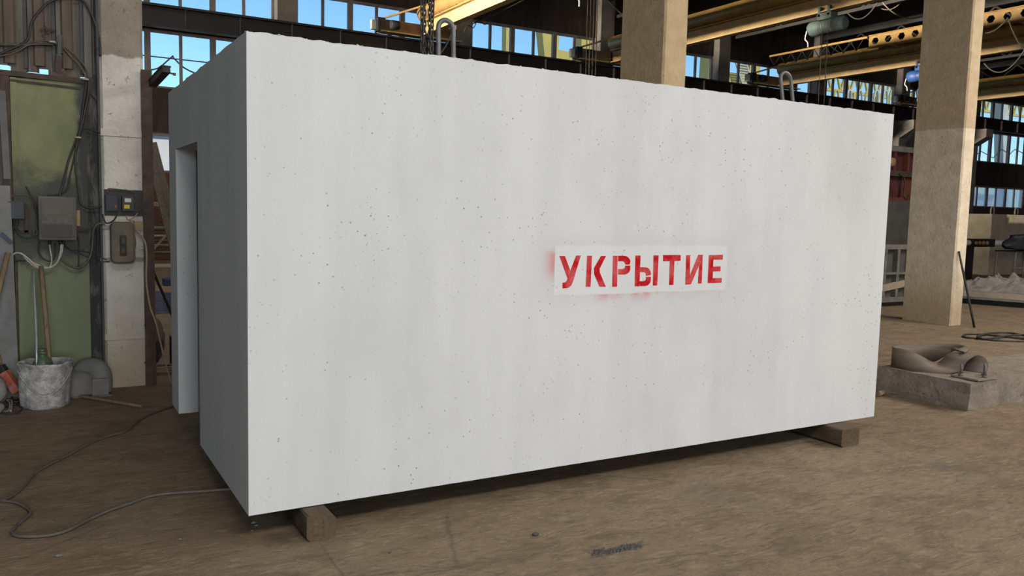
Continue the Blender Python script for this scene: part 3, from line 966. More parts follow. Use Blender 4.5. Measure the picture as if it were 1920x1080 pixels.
# seam covers and rusty ribs over the sheets
for x in (-1.41, -1.19, -0.967, -0.746, -0.522):
    MB().box(x - 0.012, x + 0.012, YP - 0.03, YP - 0.002, z_low + 0.02, z_high).build('seam_strip', 'dark_steel', wp)
for x in (-1.31, -1.09, -0.86, -0.64):
    MB().prism([(-0.05, 0), (-0.035, -0.02), (0.035, -0.02), (0.05, 0)], (x, YP - 0.037, z_low + 0.05), (1, 0, 0), (0, 1, 0), (0, 0, z_high - z_low - 0.05)).build('rib_cover', 'rib_metal', wp)
MB().box(-2.6, -1.0, YP + 0.012, YP + 0.05, 0, 2.88).build('lower_sheet', 'sheet_metal', wp)
MB().box(XMIN, -2.43, YP, YP + 0.06, 0, 8.9).build('far_sheet', 'sheet_metal', wp)
MB().box(-2.43, -0.385, YP + 0.02, YP + 0.06, 6.35, 8.9).build('upper_sheet', 'sheet_metal', wp)

# torn flap of tin beside the hole
c = at(82, 55, YP - 0.04)
b = MB()
for i in range(9):
    a, r = random.uniform(0, 6.28), random.uniform(0.015, 0.05)
    p = c + Vector((random.uniform(-0.04, 0.05), random.uniform(-0.03, 0.0), random.uniform(-0.05, 0.04)))
    b.add([p, p + Vector((r, -0.01, -r * 0.6)), p + Vector((r * 0.3, -0.02, -r))], [(0, 1, 2)])
b.build('torn_flap', 'rust', wp, fix=False)

# green panel (an old gate leaf) with its frame
dr = thing('door_1', (-0.78, 4.38, 0), kind='structure')
MB().box(-1.045, -0.50, 4.365, 4.40, 0.03, 2.86).build('green_panel', 'green', dr)
MB().box(-1.095, -1.045, 4.35, 4.40, 0.03, 2.86).build('stile', 'green', dr)
MB().box(-0.50, -0.405, 4.375, 4.41, 0.03, 2.95).build('soot_panel', mat('sooty_panel', (0.02, 0.02, 0.016), (0.01, 0.01, 0.009), 4, 0.7, spots=(0.2, 0.19, 0.17), spot_amt=0.45, stretch=(3, 3, 0.8), spot_scale=5), dr)
MB().bar(at(-40, 131, 4.36), at(166, 154, 4.36), 0.05, 0.045).build('head_rail', 'rust', dr)
MB().bar(at(-40, 143, 4.355), at(150, 166, 4.355), 0.02, 0.02).build('lower_rail', 'rust', dr)
MB().box(-1.165, -1.1, 4.34, 4.40, 0.02, 2.87).build('door_post', 'rust', dr)
MB().bar(at(150, 148, 4.35), at(185, 190, 4.35), 0.012, 0.03).build('corner_brace', 'rust', dr)
# dark reveal strip / steel channel next to the column
MB().box(-0.405, -0.385, 4.30, 4.42, 0.0, 4.2).build('channel_post', mat('channel_grey', (0.05, 0.053, 0.058), (0.03, 0.032, 0.035), 5, 0.7), dr)

# asbestos sheet leaning on the far left
b = MB()
b.add([(-1.75, 4.15, 0.0), (-1.09, 4.15, 0.0), (-1.09, 4.19, 0.0), (-1.75, 4.19, 0.0), (-1.75, 4.24, 1.9), (-1.115, 4.24, 1.9), (-1.115, 4.28, 1.9), (-1.75, 4.28, 1.9)], [(3, 2, 1, 0), (4, 5, 6, 7), (0, 1, 5, 4), (1, 2, 6, 5), (2, 3, 7, 6), (3, 0, 4, 7)])
tag(b.build('asbestos_sheet', 'asbestos', None, (-1.4, 4.2, 0)), 'grey asbestos cement sheet standing at the left edge of the photo', 'sheet')
tag(MB().bar((-1.155, 4.235, 2.72), (-1.135, 4.27, 1.96), 0.05, 0.02).build('pale_board', 'asbestos', None, (-1.14, 4.25, 1.96)), 'pale narrow board on the dark door post at the left edge', 'board')

def rbox(name, px0, py0, px1, py1, y_back, depth, material, parent, bevel=0.008):
    a, c2 = at(px0, py1, y_back - depth), at(px1, py0, y_back - depth)
    return MB().box(a.x, c2.x, y_back - depth, y_back, a.z, c2.z).build(name, material, parent, bevel=bevel)

# big distribution box
p = at(108, 450, 4.27)
db = thing('distribution_box', (p.x, 4.3, p.z), 'large grey-brown metal distribution box on the green panel', 'electric box')
rbox('enclosure', 75, 371, 141, 449, 4.35, 0.16, 'box_brown', db, 0.02)
rbox('lid', 73, 369, 143, 451, 4.195, 0.03, 'box_brown', db, 0.014)
rbox('lid_panel', 78, 375, 137, 445, 4.167, 0.012, mat('lid_upper', (0.12, 0.098, 0.082), (0.085, 0.07, 0.058), 5, 0.7), db, 0.004)
rbox('dark_band', 79, 421, 136, 445, 4.157, 0.004, mat('lid_dark', (0.045, 0.042, 0.04), (0.06, 0.055, 0.05), 7, 0.7), db, 0)
rbox('worn_band', 79, 402, 136, 420, 4.157, 0.003, mat('lid_worn', (0.13, 0.118, 0.105), (0.08, 0.07, 0.062), 22, 0.8), db, 0)
rbox('insulator', 142, 394, 150, 424, 4.33, 0.06, 'ochre', db, 0.004)
rbox('mounting_bar', 60, 379, 75, 386, 4.35, 0.03, 'rust', db, 0)
rbox('mounting_bar', 141, 428, 166, 434, 4.35, 0.025, 'rust', db, 0)
for u in (93, 113, 119):
    q = at(u, 452, 4.25)
    MB().lathe((q.x, q.y, q.z - 0.03), [(0.008, 0), (0.012, 0.01), (0.012, 0.035)], 8).build('cable_gland', 'dark_steel', db)

# small fuse box on the left post
p = at(30, 412, 4.3)
fb = thing('fuse_box', (p.x, 4.3, p.z), 'small blue-black fuse box left of the large distribution box', 'electric box')
rbox('case', 16, 380, 46, 411, 4.34, 0.1, 'box_blue', fb, 0.006)
rbox('lid', 15, 378, 44, 410, 4.245, 0.012, 'box_blue', fb, 0.003)
rbox('bracket_plate', 46, 384, 52, 436, 4.35, 0.02, 'rust', fb, 0)
rbox('bracket_rod', 53, 388, 55, 436, 4.34, 0.015, 'rust', fb, 0)
rbox('bracket_bar', 20, 432, 60, 436, 4.345, 0.015, 'rust', fb, 0)
for u in (24, 29, 34):
    MB().tube(curve_pts([at(u, 411, 4.3), at(u + 1, 420, 4.31), at(u - 3, 427, 4.32), at(u + 3, 433, 4.33)], 4), 0.004, 5).build('wire_tail', 'cable_black', fb)

# meters on the column
p = at(232, 404, 4.32)
mt = thing('meter_panel', (p.x, 4.32, p.z), 'dark backing plate with two electric meters on the whitewashed column', 'meter panel')
rbox('backing_plate', 196, 357, 267, 404, 4.328, 0.014, 'dark_steel', mt, 0.002)
m1_ = rbox('meter', 198, 366, 221, 396, 4.314, 0.07, 'box_blue', mt, 0.005)
rbox('button', 215, 385, 219, 390, 4.244, 0.006, mat('button_red', (0.25, 0.04, 0.03), None, 9, 0.5), m1_, 0)
m2_ = rbox('meter', 229, 368, 252, 396, 4.314, 0.075, 'black', mt, 0.005)
rbox('white_label', 234, 372, 246, 379, 4.2405, 0.002, 'label_white', m2_, 0)
rbox('yellow_label', 233, 384, 243, 391, 4.2405, 0.002, 'label_yellow', m2_, 0)
MB().tube(curve_pts([at(202, 362, 4.28), at(203, 354, 4.28), at(220, 355, 4.28), at(250, 359, 4.28), at(252, 368, 4.28)], 5), 0.006, 6).build('wire_bridge', 'cable_brown', mt)

# olive starter
p = at(230, 496, 4.3)
st = thing('motor_starter', (p.x, 4.3, p.z), 'rounded olive motor starter switch below the meters on the column', 'switch box')
def rounded_plate(px0, py0, px1, py1, y0, y1, r, n=6):
    a, c2 = at(px0, py1, y0), at(px1, py0, y0)
    x0, x1, z0, z1 = a.x, c2.x, a.z, c2.z
    pts = []
    for (cx, cz, a0) in ((x1 - r, z1 - r, 0), (x0 + r, z1 - r, 90), (x0 + r, z0 + r, 180), (x1 - r, z0 + r, 270)):
        pts += arc(cx, cz, r, r, a0, a0 + 90, n)
    return MB().prism(pts, (0, y0, 0), (1, 0, 0), (0, 0, 1), (0, y1 - y0, 0))
rounded_plate(209, 418, 251, 493, 4.17, 4.31, 0.045).build('housing', 'olive', st, bevel=0.012)
rounded_plate(207, 416, 253, 495, 4.24, 4.256, 0.05).build('rim', 'olive', st)
pp = rounded_plate(225, 441, 237, 480, 4.160, 4.171, 0.01).build('button_plate', 'rust', st)
for (v0, v1) in ((444, 458), (464, 476)):
    rbox('push_button', 228, v0, 235, v1, 4.161, 0.012, 'black', pp, 0.002)
rbox('mounting_rail', 188, 483, 269, 490, 4.335, 0.03, 'galv', st, 0)
rbox('mounting_rail', 188, 424, 208, 429, 4.335, 0.03, 'galv', st, 0)
for (u, v) in ((213, 421), (246, 421), (213, 489), (246, 489)):
    q = at(u, v, 4.235)
    MB().lathe(q, [(0.008, 0), (0.008, 0.01)], 6, 'y').build('bolt', 'dark_steel', st)
jb = rounded_plate(252, 415, 267, 431, 4.26, 4.325, 0.01).build('junction_box', 'ochre', None, (at(260, 431, 4.3).x, 4.3, at(260, 431, 4.3).z))
tag(jb, 'tiny tan junction box right of the olive starter', 'electric box')

# rusted angle post in front of the column's right edge
b = MB()
b.box(-0.035, 0.06, 4.285, 4.297, 0.0, 3.03)
b.box(0.048, 0.06, 4.297, 4.36, 0.0, 3.03)
po = thing('angle_post', (0.01, 4.3, 0), 'rusty brown steel angle post standing against the right edge of the whitewashed column', 'post')
b.build('angle_bar', 'rust', po)
for v in (180, 255, 330, 400, 470, 540, 610, 680):
    q = at(272, v, 4.287)
    MB().lathe(q, [(0.007, -0.012), (0.009, 0.0)], 6, 'y').build('rivet', 'dark_steel', po)
# dark bracket arm sticking out of the post
p0, p1 = at(286, 158, 4.3), at(312, 130, 3.9)
br = thing('bracket_arm', tuple(p0), 'dark steel channel arm with a short rod at the top of the angle post', 'bracket')
MB().bar(p0, p1, 0.07, 0.055, (0, 0, 1)).build('channel', 'dark_steel', br)
MB().bar(p0 + Vector((0, 0, 0.03)), p1 + Vector((0, 0, 0.03)), 0.085, 0.01, (0, 0, 1)).build('flange', 'rust', br)
MB().tube([p1 - Vector((0, -0.06, 0.015)), p1 + Vector((0.075, 0.05, -0.03))], 0.008, 8).build('rod', 'grey_steel', br)
MB().lathe(p1 + Vector((0.075, 0.05, -0.03)), [(0.013, -0.012), (0.013, 0.012)], 8, 'x').build('rod_knob', 'grey_steel', br)

# clamp on the corrugated wall, holding the cables
p0, p1 = at(109, 138, 4.33), at(113, 66, 4.30)
cl = thing('cable_clamp', tuple(p0), 'black toothed strip clamp fixed on the corrugated wall', 'clamp')
MB().bar(p0, p0.lerp(p1, 0.5), 0.05, 0.02, (0, 1, 0)).build('foot', 'rust', cl)
MB().bar(p0.lerp(p1, 0.45), p1, 0.03, 0.03, (0, 1, 0)).build('strip', 'black', cl)
for i in range(9):
    q = p0.lerp(p1, 0.55 + 0.045 * i) + Vector((0.016, -0.01, 0))
    MB().box(q.x - 0.004, q.x + 0.01, q.y - 0.02, q.y, q.z - 0.004, q.z + 0.004).build('tooth', 'black', cl)

# cables on the partition (pixel paths lie on the wall plane)
def wall_path(pts, y=4.3):
    return [at(p[0], p[1], p[2] if len(p) > 2 else y) for p in pts]
def wcable(pts, r, m, label, y=4.3, group=None, name='cable'):
    return cable(name, wall_path(pts, y), r, m, label, 'cable', group)
wcable([(-20, 110), (20, 92), (46, 80), (55, 65), (58, 46), (68, 28), (87, 8), (104, -1), (130, -6), (154, 0), (167, 17), (178, 43), (186, 74), (188, 105)], 0.0115, 'cable_black', 'thick dark cable arching across the corrugated wall to the column', 4.31)
wcable([(-20, 81), (40, 82), (75, 77), (100, 78), (116, 85), (133, 97), (150, 113), (162, 130), (166, 147)], 0.008, 'cable_brown', 'upper brown cable running level over the corrugated sheets', 4.32)
wcable([(-20, 84), (45, 84), (80, 80), (104, 82), (118, 89), (130, 103), (147, 120), (157, 136), (162, 148)], 0.008, 'cable_brown', 'lower brown cable of the level pair over the corrugated sheets', 4.31)
wcable([(-20, 107), (0, 105), (20, 101), (38, 93), (52, 85), (70, 83), (100, 83)], 0.008, 'cable_brown', 'brown cable climbing from the left edge to join the level pair', 4.3)
wcable([(-20, 102), (5, 100), (25, 95), (48, 84)], 0.007, 'cable_brown', 'short thin cable rising at the left edge below the level pair', 4.325)
wcable([(163, 148), (160, 172), (156, 200), (151, 235), (144, 260), (134, 285), (126, 310), (119, 340), (111, 368), (108, 374)], 0.0105, 'cable_black', 'black cable dropping diagonally over the green panel to the distribution box', 4.31)
wcable([(166, 148), (166, 170), (160, 205), (152, 240), (146, 262), (141, 290), (143, 325), (148, 360), (151, 380), (162, 389), (178, 390), (190, 386)], 0.0105, 'cable_black', 'black cable hanging beside the panel and curling to the column at meter height', 4.295)
wcable([(168, 150), (169, 172), (163, 210), (155, 245), (147, 270), (138, 300), (131, 330), (127, 352), (112, 364), (88, 366)], 0.008, 'cable_black', 'thin black cable ending on top of the distribution box', 4.325)
wcable([(150, 248), (157, 241), (168, 241), (178, 246), (188, 249)], 0.007, 'cable_black', 'short black cable branching from the bundle to the column strap', 4.3)
wcable([(186, 70), (188, 85), (183, 92), (181, 102)], 0.006, 'cable_black', 'loose black wire end below the arched cable', 4.3)
wcable([(30, 428), (36, 440), (50, 447), (62, 444), (70, 432), (71, 410), (66, 385), (60, 368), (49, 350)], 0.008, 'cable_black', 'black cable looping from the fuse box up past the distribution box', 4.3)
wcable([(17, 372), (28, 366), (44, 366), (58, 369), (64, 378)], 0.005, 'cable_brown', 'thin brown wire over the top of the fuse box', 4.3)
wcable([(64, 442), (63, 431), (68, 428), (71, 436), (66, 442)], 0.006, 'cable_brown', 'small curled wire end left of the distribution box', 4.29)
wcable([(-20, 505), (0, 502), (12, 492), (24, 478), (35, 474), (46, 479), (60, 491), (75, 498), (92, 501), (106, 493), (115, 476), (118, 457)], 0.0075, 'cable_white', 'upper white cable sagging below the distribution box', 4.27)
wcable([(-20, 509), (0, 507), (14, 494), (26, 476), (38, 475), (52, 484), (68, 499), (84, 503), (98, 500), (108, 490), (113, 474), (115, 456)], 0.0075, 'cable_white', 'middle white cable sagging below the distribution box', 4.255)
wcable([(40, 474), (52, 489), (66, 500), (82, 505), (94, 499), (97, 486), (94, 468), (93, 458)], 0.0065, 'cable_white', 'short white cable turning up into the left gland of the distribution box', 4.265)
wcable([(74, 452), (73, 470), (78, 482), (88, 489), (98, 488), (104, 478), (103, 456)], 0.007, 'cable_black', 'black loop hanging under the distribution box', 4.31)
wcable([(114, 486), (128, 497), (142, 502), (156, 499), (166, 487), (172, 470), (174, 448), (176, 430), (183, 420), (196, 420)], 0.0105, 'cable_brown', 'thick grey-brown cable looping from the green panel up to the column', 4.28)
wcable([(120, 458), (132, 467), (148, 469), (165, 473), (182, 480), (200, 487)], 0.008, 'cable_black', 'black cable running from the distribution box to the olive starter', 4.31)
wcable([(122, 462), (140, 472), (160, 480), (180, 488), (205, 491)], 0.006, 'cable_black', 'thin lower black cable running to the olive starter', 4.32)
wcable([(144, 436), (148, 452), (148, 480), (147, 503)], 0.007, 'cable_black', 'straight dark conduit hanging right of the distribution box', 4.33)
wcable([(192, 402), (199, 418), (212, 414), (219, 404)], 0.008, 'cable_black', 'short black cable between meter panel and column strap', 4.29)
wcable([(236, 404), (240, 412), (250, 408), (258, 400)], 0.006, 'cable_beige', 'short tan wire under the right meter', 4.28)
wcable([(243, 412), (256, 432), (271, 452), (275, 480), (274, 520), (277, 550), (282, 578), (291, 602), (300, 638), (307, 668), (314, 694), (322, 719)], 0.0095, 'cable_beige', 'beige cable running down the rusty angle post to the floor', 4.255)
wcable([(252, 440), (254, 456), (252, 476), (254, 485)], 0.006, 'cable_black', 'thin black wire along the right side of the olive starter', 4.27)
wcable([(180, 420), (184, 445), (182, 470), (186, 490)], 0.009, 'cable_black', 'dark cable tails beside the left edge of the column', 4.3)
for (u, v) in ((160, 149), (146, 258), (98, 79)):
    q = at(u, v, 4.29)
    tag(MB().lathe(q, [(0.03, -0.008), (0.03, 0.008)], 10, 'z').build('cable_tie', 'cable_white', None, tuple(q)), {149: 'pale tie round the cables at the top corner of the green panel', 258: 'pale tie round the cable bundle halfway down the green panel', 79: 'pale tie on the level brown cables'}[v], 'cable tie')

# ---- poles and rods leaning on the panel
def pole(name, a, b2, r, m, label, cat, n=8):
    a, b2 = Vector(a), Vector(b2)
    mid = [a.lerp(b2, t) + Vector((0.004 * math.sin(5 * t), 0, 0)) for t in (0, 0.25, 0.5, 0.75, 1)]
    return tag(MB().tube(mid, [r, r * 0.97, r * 0.95, r * 0.95, r * 0.9], n).build(name, m, None, tuple(a)), label, cat)
pole('tool_handle', at(93, 700, 3.78), at(78, 499, 4.24), 0.022, 'handle', 'round wooden tool handle standing in the bucket against the green panel', 'handle')
pole('metal_rod', at(69, 700, 3.72), at(64, 506, 4.3), 0.009, mat('bright_rod', (0.5, 0.52, 0.54), (0.4, 0.42, 0.44), 9, 0.35, 0.4), 'thin bright metal rod standing in the bucket', 'rod')
pole('wooden_pole', (-1.45, 3.85, 0.0), at(16, 474, 4.09), 0.024, 'handle', 'wooden pole leaning at the left edge beside the asbestos sheet', 'pole')
pole('wooden_pole', fl(22, 745), at(-25, 610, 4.1), 0.026, 'handle', 'short leaning wooden pole at the lower left edge', 'pole')
pole('rusty_pipe', (at(33, 728, 4.3).x, 4.3, 0.0), at(31, 486, 4.33), 0.014, 'rust', 'thin rusty pipe upright left of the green panel', 'pipe')
tag(MB().tube(wall_path([(17, 494), (24, 489), (47, 489)], 4.31), 0.008, 6).build('pipe_bracket', 'dark_steel', None, tuple(at(24, 489, 4.31))), 'dark bent bracket across the top of the rusty pipe', 'bracket')
tag(MB().bar(at(2, 437, 4.2), at(22, 456, 4.2), 0.02, 0.03).build('blue_strip', mat('faded_blue', (0.03, 0.045, 0.09), (0.02, 0.03, 0.06), 9, 0.6), None, tuple(at(12, 447, 4.2))), 'small faded blue strip on the asbestos sheet', 'strip')

# ---- bucket with bottle
BC = Vector((-0.885, 3.77, 0))
bk = thing('bucket', tuple(BC), 'dented bucket caked with grey cement before the green panel', 'bucket')
b = MB()
outer = [(0.165, 0.0), (0.185, 0.02), (0.19, 0.09), (0.195, 0.2), (0.2, 0.3), (0.205, 0.375), (0.212, 0.385), (0.21, 0.398), (0.198, 0.398), (0.192, 0.38), (0.185, 0.25), (0.175, 0.06), (0.05, 0.05)]
n = 40
for i, (r, h) in enumerate(outer):
    for j in range(n):
        a = 2 * math.pi * j / n
        dent = 0.018 * noise.noise(Vector((math.cos(a) * 1.3, math.sin(a) * 1.3, h * 4))) + 0.010 * noise.noise(Vector((math.cos(a) * 4, math.sin(a) * 4, h * 13)))
        rr = r * (1 + 0.03 * math.cos(6 * a)) + dent * (0.3 if h < 0.02 else 1)
        zz = h + (0.014 * noise.noise(Vector((math.cos(a) * 2, math.sin(a) * 2, 9))) if h > 0.3 else 0)
        b.v.append(BC + Vector((rr * math.cos(a), rr * math.sin(a), max(zz, 0))))
for i in range(len(outer) - 1):
    for j in range(n):
        b.f.append((i * n + j, i * n + (j + 1) % n, (i + 1) * n + (j + 1) % n, (i + 1) * n + j)); b.smooth.append(True)
b.f += [tuple(range(n))[::-1], tuple((len(outer) - 1) * n + j for j in range(n))]; b.smooth += [False, False]
b.build('pail', 'bucket', bk)
MB().tube(curve_pts([BC + Vector(v) for v in ((-0.21, -0.03, 0.34), (-0.17, -0.14, 0.27), (-0.09, -0.2, 0.18), (-0.03, -0.215, 0.14), (0.06, -0.21, 0.16), (0.15, -0.16, 0.25), (0.205, -0.03, 0.34))], 5), 0.004, 6).build('handle', 'bucket', bk)
tag(MB().lathe(BC + Vector((-0.02, 0.05, 0.03)), [(0.07, 0.02), (0.085, 0.04), (0.085, 0.31), (0.075, 0.35), (0.05, 0.385), (0.032, 0.41), (0.03, 0.42), (0.038, 0.425), (0.038, 0.44), (0.03, 0.442), (0.034, 0.445), (0.034, 0.468)], 18).build('bottle', 'bottle', None, tuple(BC + Vector((-0.02, 0.05, 0.05)))), 'dusty green bottle standing inside the cement bucket', 'bottle')

# ---- grey hardened lump with a bent arm, right of the bucket
lp = thing('cement_lump', (-0.6, 4.15, 0), 'rounded grey cement-coated lump with a bent arm beside the column foot', 'lump')
b = MB()
c = Vector((-0.62, 4.13, 0.0))
prof = []
b.lathe(c, [(0.155, 0.0), (0.17, 0.04), (0.165, 0.1), (0.14, 0.16), (0.095, 0.205), (0.04, 0.225), (0.005, 0.228)], 22, jitter=0.02)
b.build('dome', 'sack', lp)
path = curve_pts([(-0.62, 4.2, 0.16), (-0.56, 4.19, 0.23), (-0.49, 4.16, 0.235), (-0.445, 4.12, 0.2), (-0.43, 4.09, 0.12), (-0.43, 4.07, 0.02)], 5)
rs = [0.075 + 0.02 * math.sin(i / len(path) * 3.0) for i in range(len(path))]
MB().tube(path, rs, 12).build('bent_arm', 'sack', lp)
MB().box(-0.52, -0.38, 3.985, 4.03, 0.0, 0.165).build('flat_end', 'stone', lp, bevel=0.012)
MB().box(-0.53, -0.36, 3.96, 4.02, 0.0, 0.012).build('foot_plate', 'sack', lp)

# ---- wooden stick on the floor
pole('wooden_stick', fl(120, 738, 0.022), fl(266, 762, 0.016), 0.016, 'handle', 'pale wooden stick lying on the floor right of the bucket', 'stick')

# ---- stones and hammer at the left edge
def rock(name, c, r, m, label, cat, sq=(1, 1, 1), seed=0, group=None, amp=0.25):
    bm = bmesh.new()
    bmesh.ops.create_icosphere(bm, subdivisions=3 if r > 0.03 else 1, radius=1)
    me = bpy.data.meshes.new(name)
    for v in bm.verts:
        k = 1 + amp * noise.noise(v.co * 1.7 + Vector((seed, seed * 2, 0)))
        v.co = Vector((v.co.x * r * sq[0] * k, v.co.y * r * sq[1] * k, v.co.z * r * sq[2] * k))
    lo = min(v.co.z for v in bm.verts)
    for v in bm.verts:
        v.co.z -= lo
    for fc in bm.faces:
        fc.smooth = r > 0.03
    bm.to_mesh(me); bm.free()
    me.materials.append(M[m])
    ob = bpy.data.objects.new(name, me)
    COL.objects.link(ob)
    ob.location = c
    return tag(ob, label, cat, group)
rock('stone', (-1.3, 3.8, 0), 0.14, 'stone', 'large rounded grey stone at the left edge beside the bucket', 'stone', (0.95, 0.7, 1.0), 3)
rock('stone', (-1.25, 3.6, 0), 0.06, 'stone', 'small pale stone on the floor at the left edge', 'stone', (1, 0.8, 0.8), 5)
hp0, hp1 = at(8, 697, 3.95), at(34, 735, 3.9)
hm = thing('hammer', tuple(hp1), 'hammer with worn red head lying against the bucket', 'hammer')
MB().bar(hp0, hp1, 0.075, 0.07).build('head', 'orange_red', hm, bevel=0.008)
d = (hp1 - hp0).normalized()
MB().bar(hp0 - d * 0.06, hp0 - d * 0.002, 0.06, 0.06).build('worn_face', 'dark_steel', hm, bevel=0.006)
hc = hp0.lerp(hp1, 0.55)
MB().tube([hc + Vector((-0.01, -0.03, 0)), at(44, 722, 3.94), at(70, 728, 4.05)], [0.016, 0.015, 0.014], 8).build('handle', 'handle', hm)
for i, pts in enumerate(([(-5, 768), (12, 762), (30, 758), (42, 764), (34, 772), (14, 774), (-6, 772)], [(4, 772), (16, 770), (18, 756), (12, 750), (22, 752), (20, 772)], [(24, 742), (36, 734), (44, 738), (42, 748), (30, 754), (22, 748), (30, 738), (42, 742)])):
    cable('wire_scrap', [fl(u, v, 0.012 + 0.002 * k) for k, (u, v) in enumerate(pts)], 0.008, ('cable_black', 'cable_white', 'cable_brown')[i], ('dark wire scrap on the floor at the left edge', 'pale bent wire scrap in front of the stones', 'brown coiled wire scrap below the hammer')[i], 'wire')

# ---- long cable on the floor
cable('floor_cable', [fl(u, v, 0.010) for u, v in ((345, 757), (323, 762), (285, 775), (258, 790), (243, 804), (232, 810), (205, 817), (170, 830), (130, 852), (95, 870), (68, 885), (56, 898), (45, 912), (28, 926), (10, 936), (-20, 941))], 0.0095, 'cable_grey', 'thin cable snaking over the floor from behind the box to the left edge', sub=7)
cable('floor_cable', [fl(u, v, 0.011) for u, v in ((-20, 936), (5, 939), (32, 943), (52, 954), (57, 962), (46, 973), (29, 988), (23, 998), (30, 1004), (50, 1006), (90, 1004), (125, 995), (165, 975), (205, 957), (240, 945), (280, 931), (320, 925), (380, 921), (430, 917), (500, 912))], 0.0095, 'cable_grey', 'thin cable with a tight hairpin bend running under the left end of the box', sub=7)

# ---- behind the slot between column and box
cc = fl(303, 703)
coil = []
for i in range(90):
    a = i * 0.35
    r = 0.16 + 0.012 * math.sin(i * 0.9) + 0.02 * (i % 18) / 18
    coil.append(cc + Vector((0.02 + r * math.cos(a), 0.14 + 0.6 * r * math.sin(a), 0.012 + 0.0007 * i)))
tag(MB().tube(coil, 0.009, 6).build('cable_coil', 'cable_beige', None, tuple(cc)), 'coil of beige cable on the floor behind the angle post', 'cable coil')
rock('sack', (0.14, 5.35, 0), 0.2, 'board', 'dusty brown sack slumped behind the angle post', 'sack', (0.7, 0.7, 1.3), 8, amp=0.2)
tag(MB().box(0.3, 0.42, 5.0, 5.2, 0, 0.36).build('black_case', 'black', None, (0.36, 5.1, 0), bevel=0.01), 'narrow black case standing behind the shelter doorway corner', 'case')
pole('steel_rod', fl(326, 600), at(282, 496, 8.0), 0.022, 'dark_steel', 'dark rod leaning in the gap beside the angle post', 'rod')
for (u0, v0, u1, v1, y, lab) in ((284, 268, 326, 430, 15.0, 'thick grey board of the leaning pair behind the doorway'), (290, 330, 318, 420, 14.6, 'thin grey board of the leaning pair behind the doorway')):
    a_, b_ = at(u0, v0, y + 0.9), at(u1 + (u1 - u0) * 0.8, v1 + (v1 - v0) * 0.8, y)
    b_ = Vector((b_.x, y, 0.02)) if b_.z > 0 else b_
    tag(MB().bar(b_, a_, 0.22 if 'thick' in lab else 0.12, 0.05, (0, 1, 0)).build('leaning_board', 'board', None, tuple(b_)), lab, 'board')
# pipe rack by the back wall
rk = thing('pipe_rack', (2.2, 19, 0), 'long low rack of pale pipes along the brick wall', 'rack')
for i, (z, y) in enumerate(((1.12, 19.0), (0.92, 18.9), (0.8, 19.1), (0.68, 18.9), (0.5, 18.8))):
    MB().tube([(-2, y, z), (8, y, z)], 0.035 if i else 0.06, 8).build('pipe', 'far_conc' if i % 2 else 'grey_steel', rk)
for x in (-1.5, 1.0, 2.6, 5.0):
    MB().box(x - 0.04, x + 0.04, 18.75, 19.2, 0, 1.2).build('upright', 'grey_steel', rk)
MB().bar((1.7, 18.8, 0.55), (2.2, 18.8, 1.15), 0.05, 0.05).build('diagonal', 'far_conc', rk)
pl_ = MB().box(-1, 6, 16.2, 17.4, 0.0, 0.3)
tag(pl_.build('low_platform', 'far_conc', None, (2, 16.8, 0)), 'low tan platform in front of the pipe rack', 'platform')
tag(MB().box(1.45, 1.75, 14.75, 15.0, 0, 0.16).build('blue_tray', 'bin_blue', None, (1.6, 14.9, 0), bevel=0.02), 'small dark blue tray on the floor beyond the puddle', 'tray')
rock('white_bag', (2.25, 15.9, 0), 0.28, 'label_white', 'small white bag beside the low platform', 'bag', (0.8, 0.8, 1.1), 4)
# puddle
b = MB()
pts = []
for i in range(48):
    a = 2 * math.pi * i / 48
    r = 1 + 0.35 * noise.noise(Vector((math.cos(a) * 1.6, math.sin(a) * 1.6, 2)))
    pts.append((0.95 + 0.75 * r * math.cos(a), 11.9 + 2.0 * r * math.sin(a), 0.004))
b.add(pts, [tuple(range(48))])
tag(b.build('puddle', 'water', None, (0.95, 11.9, 0.0)), 'puddle of water on the floor behind the angle post', 'puddle')

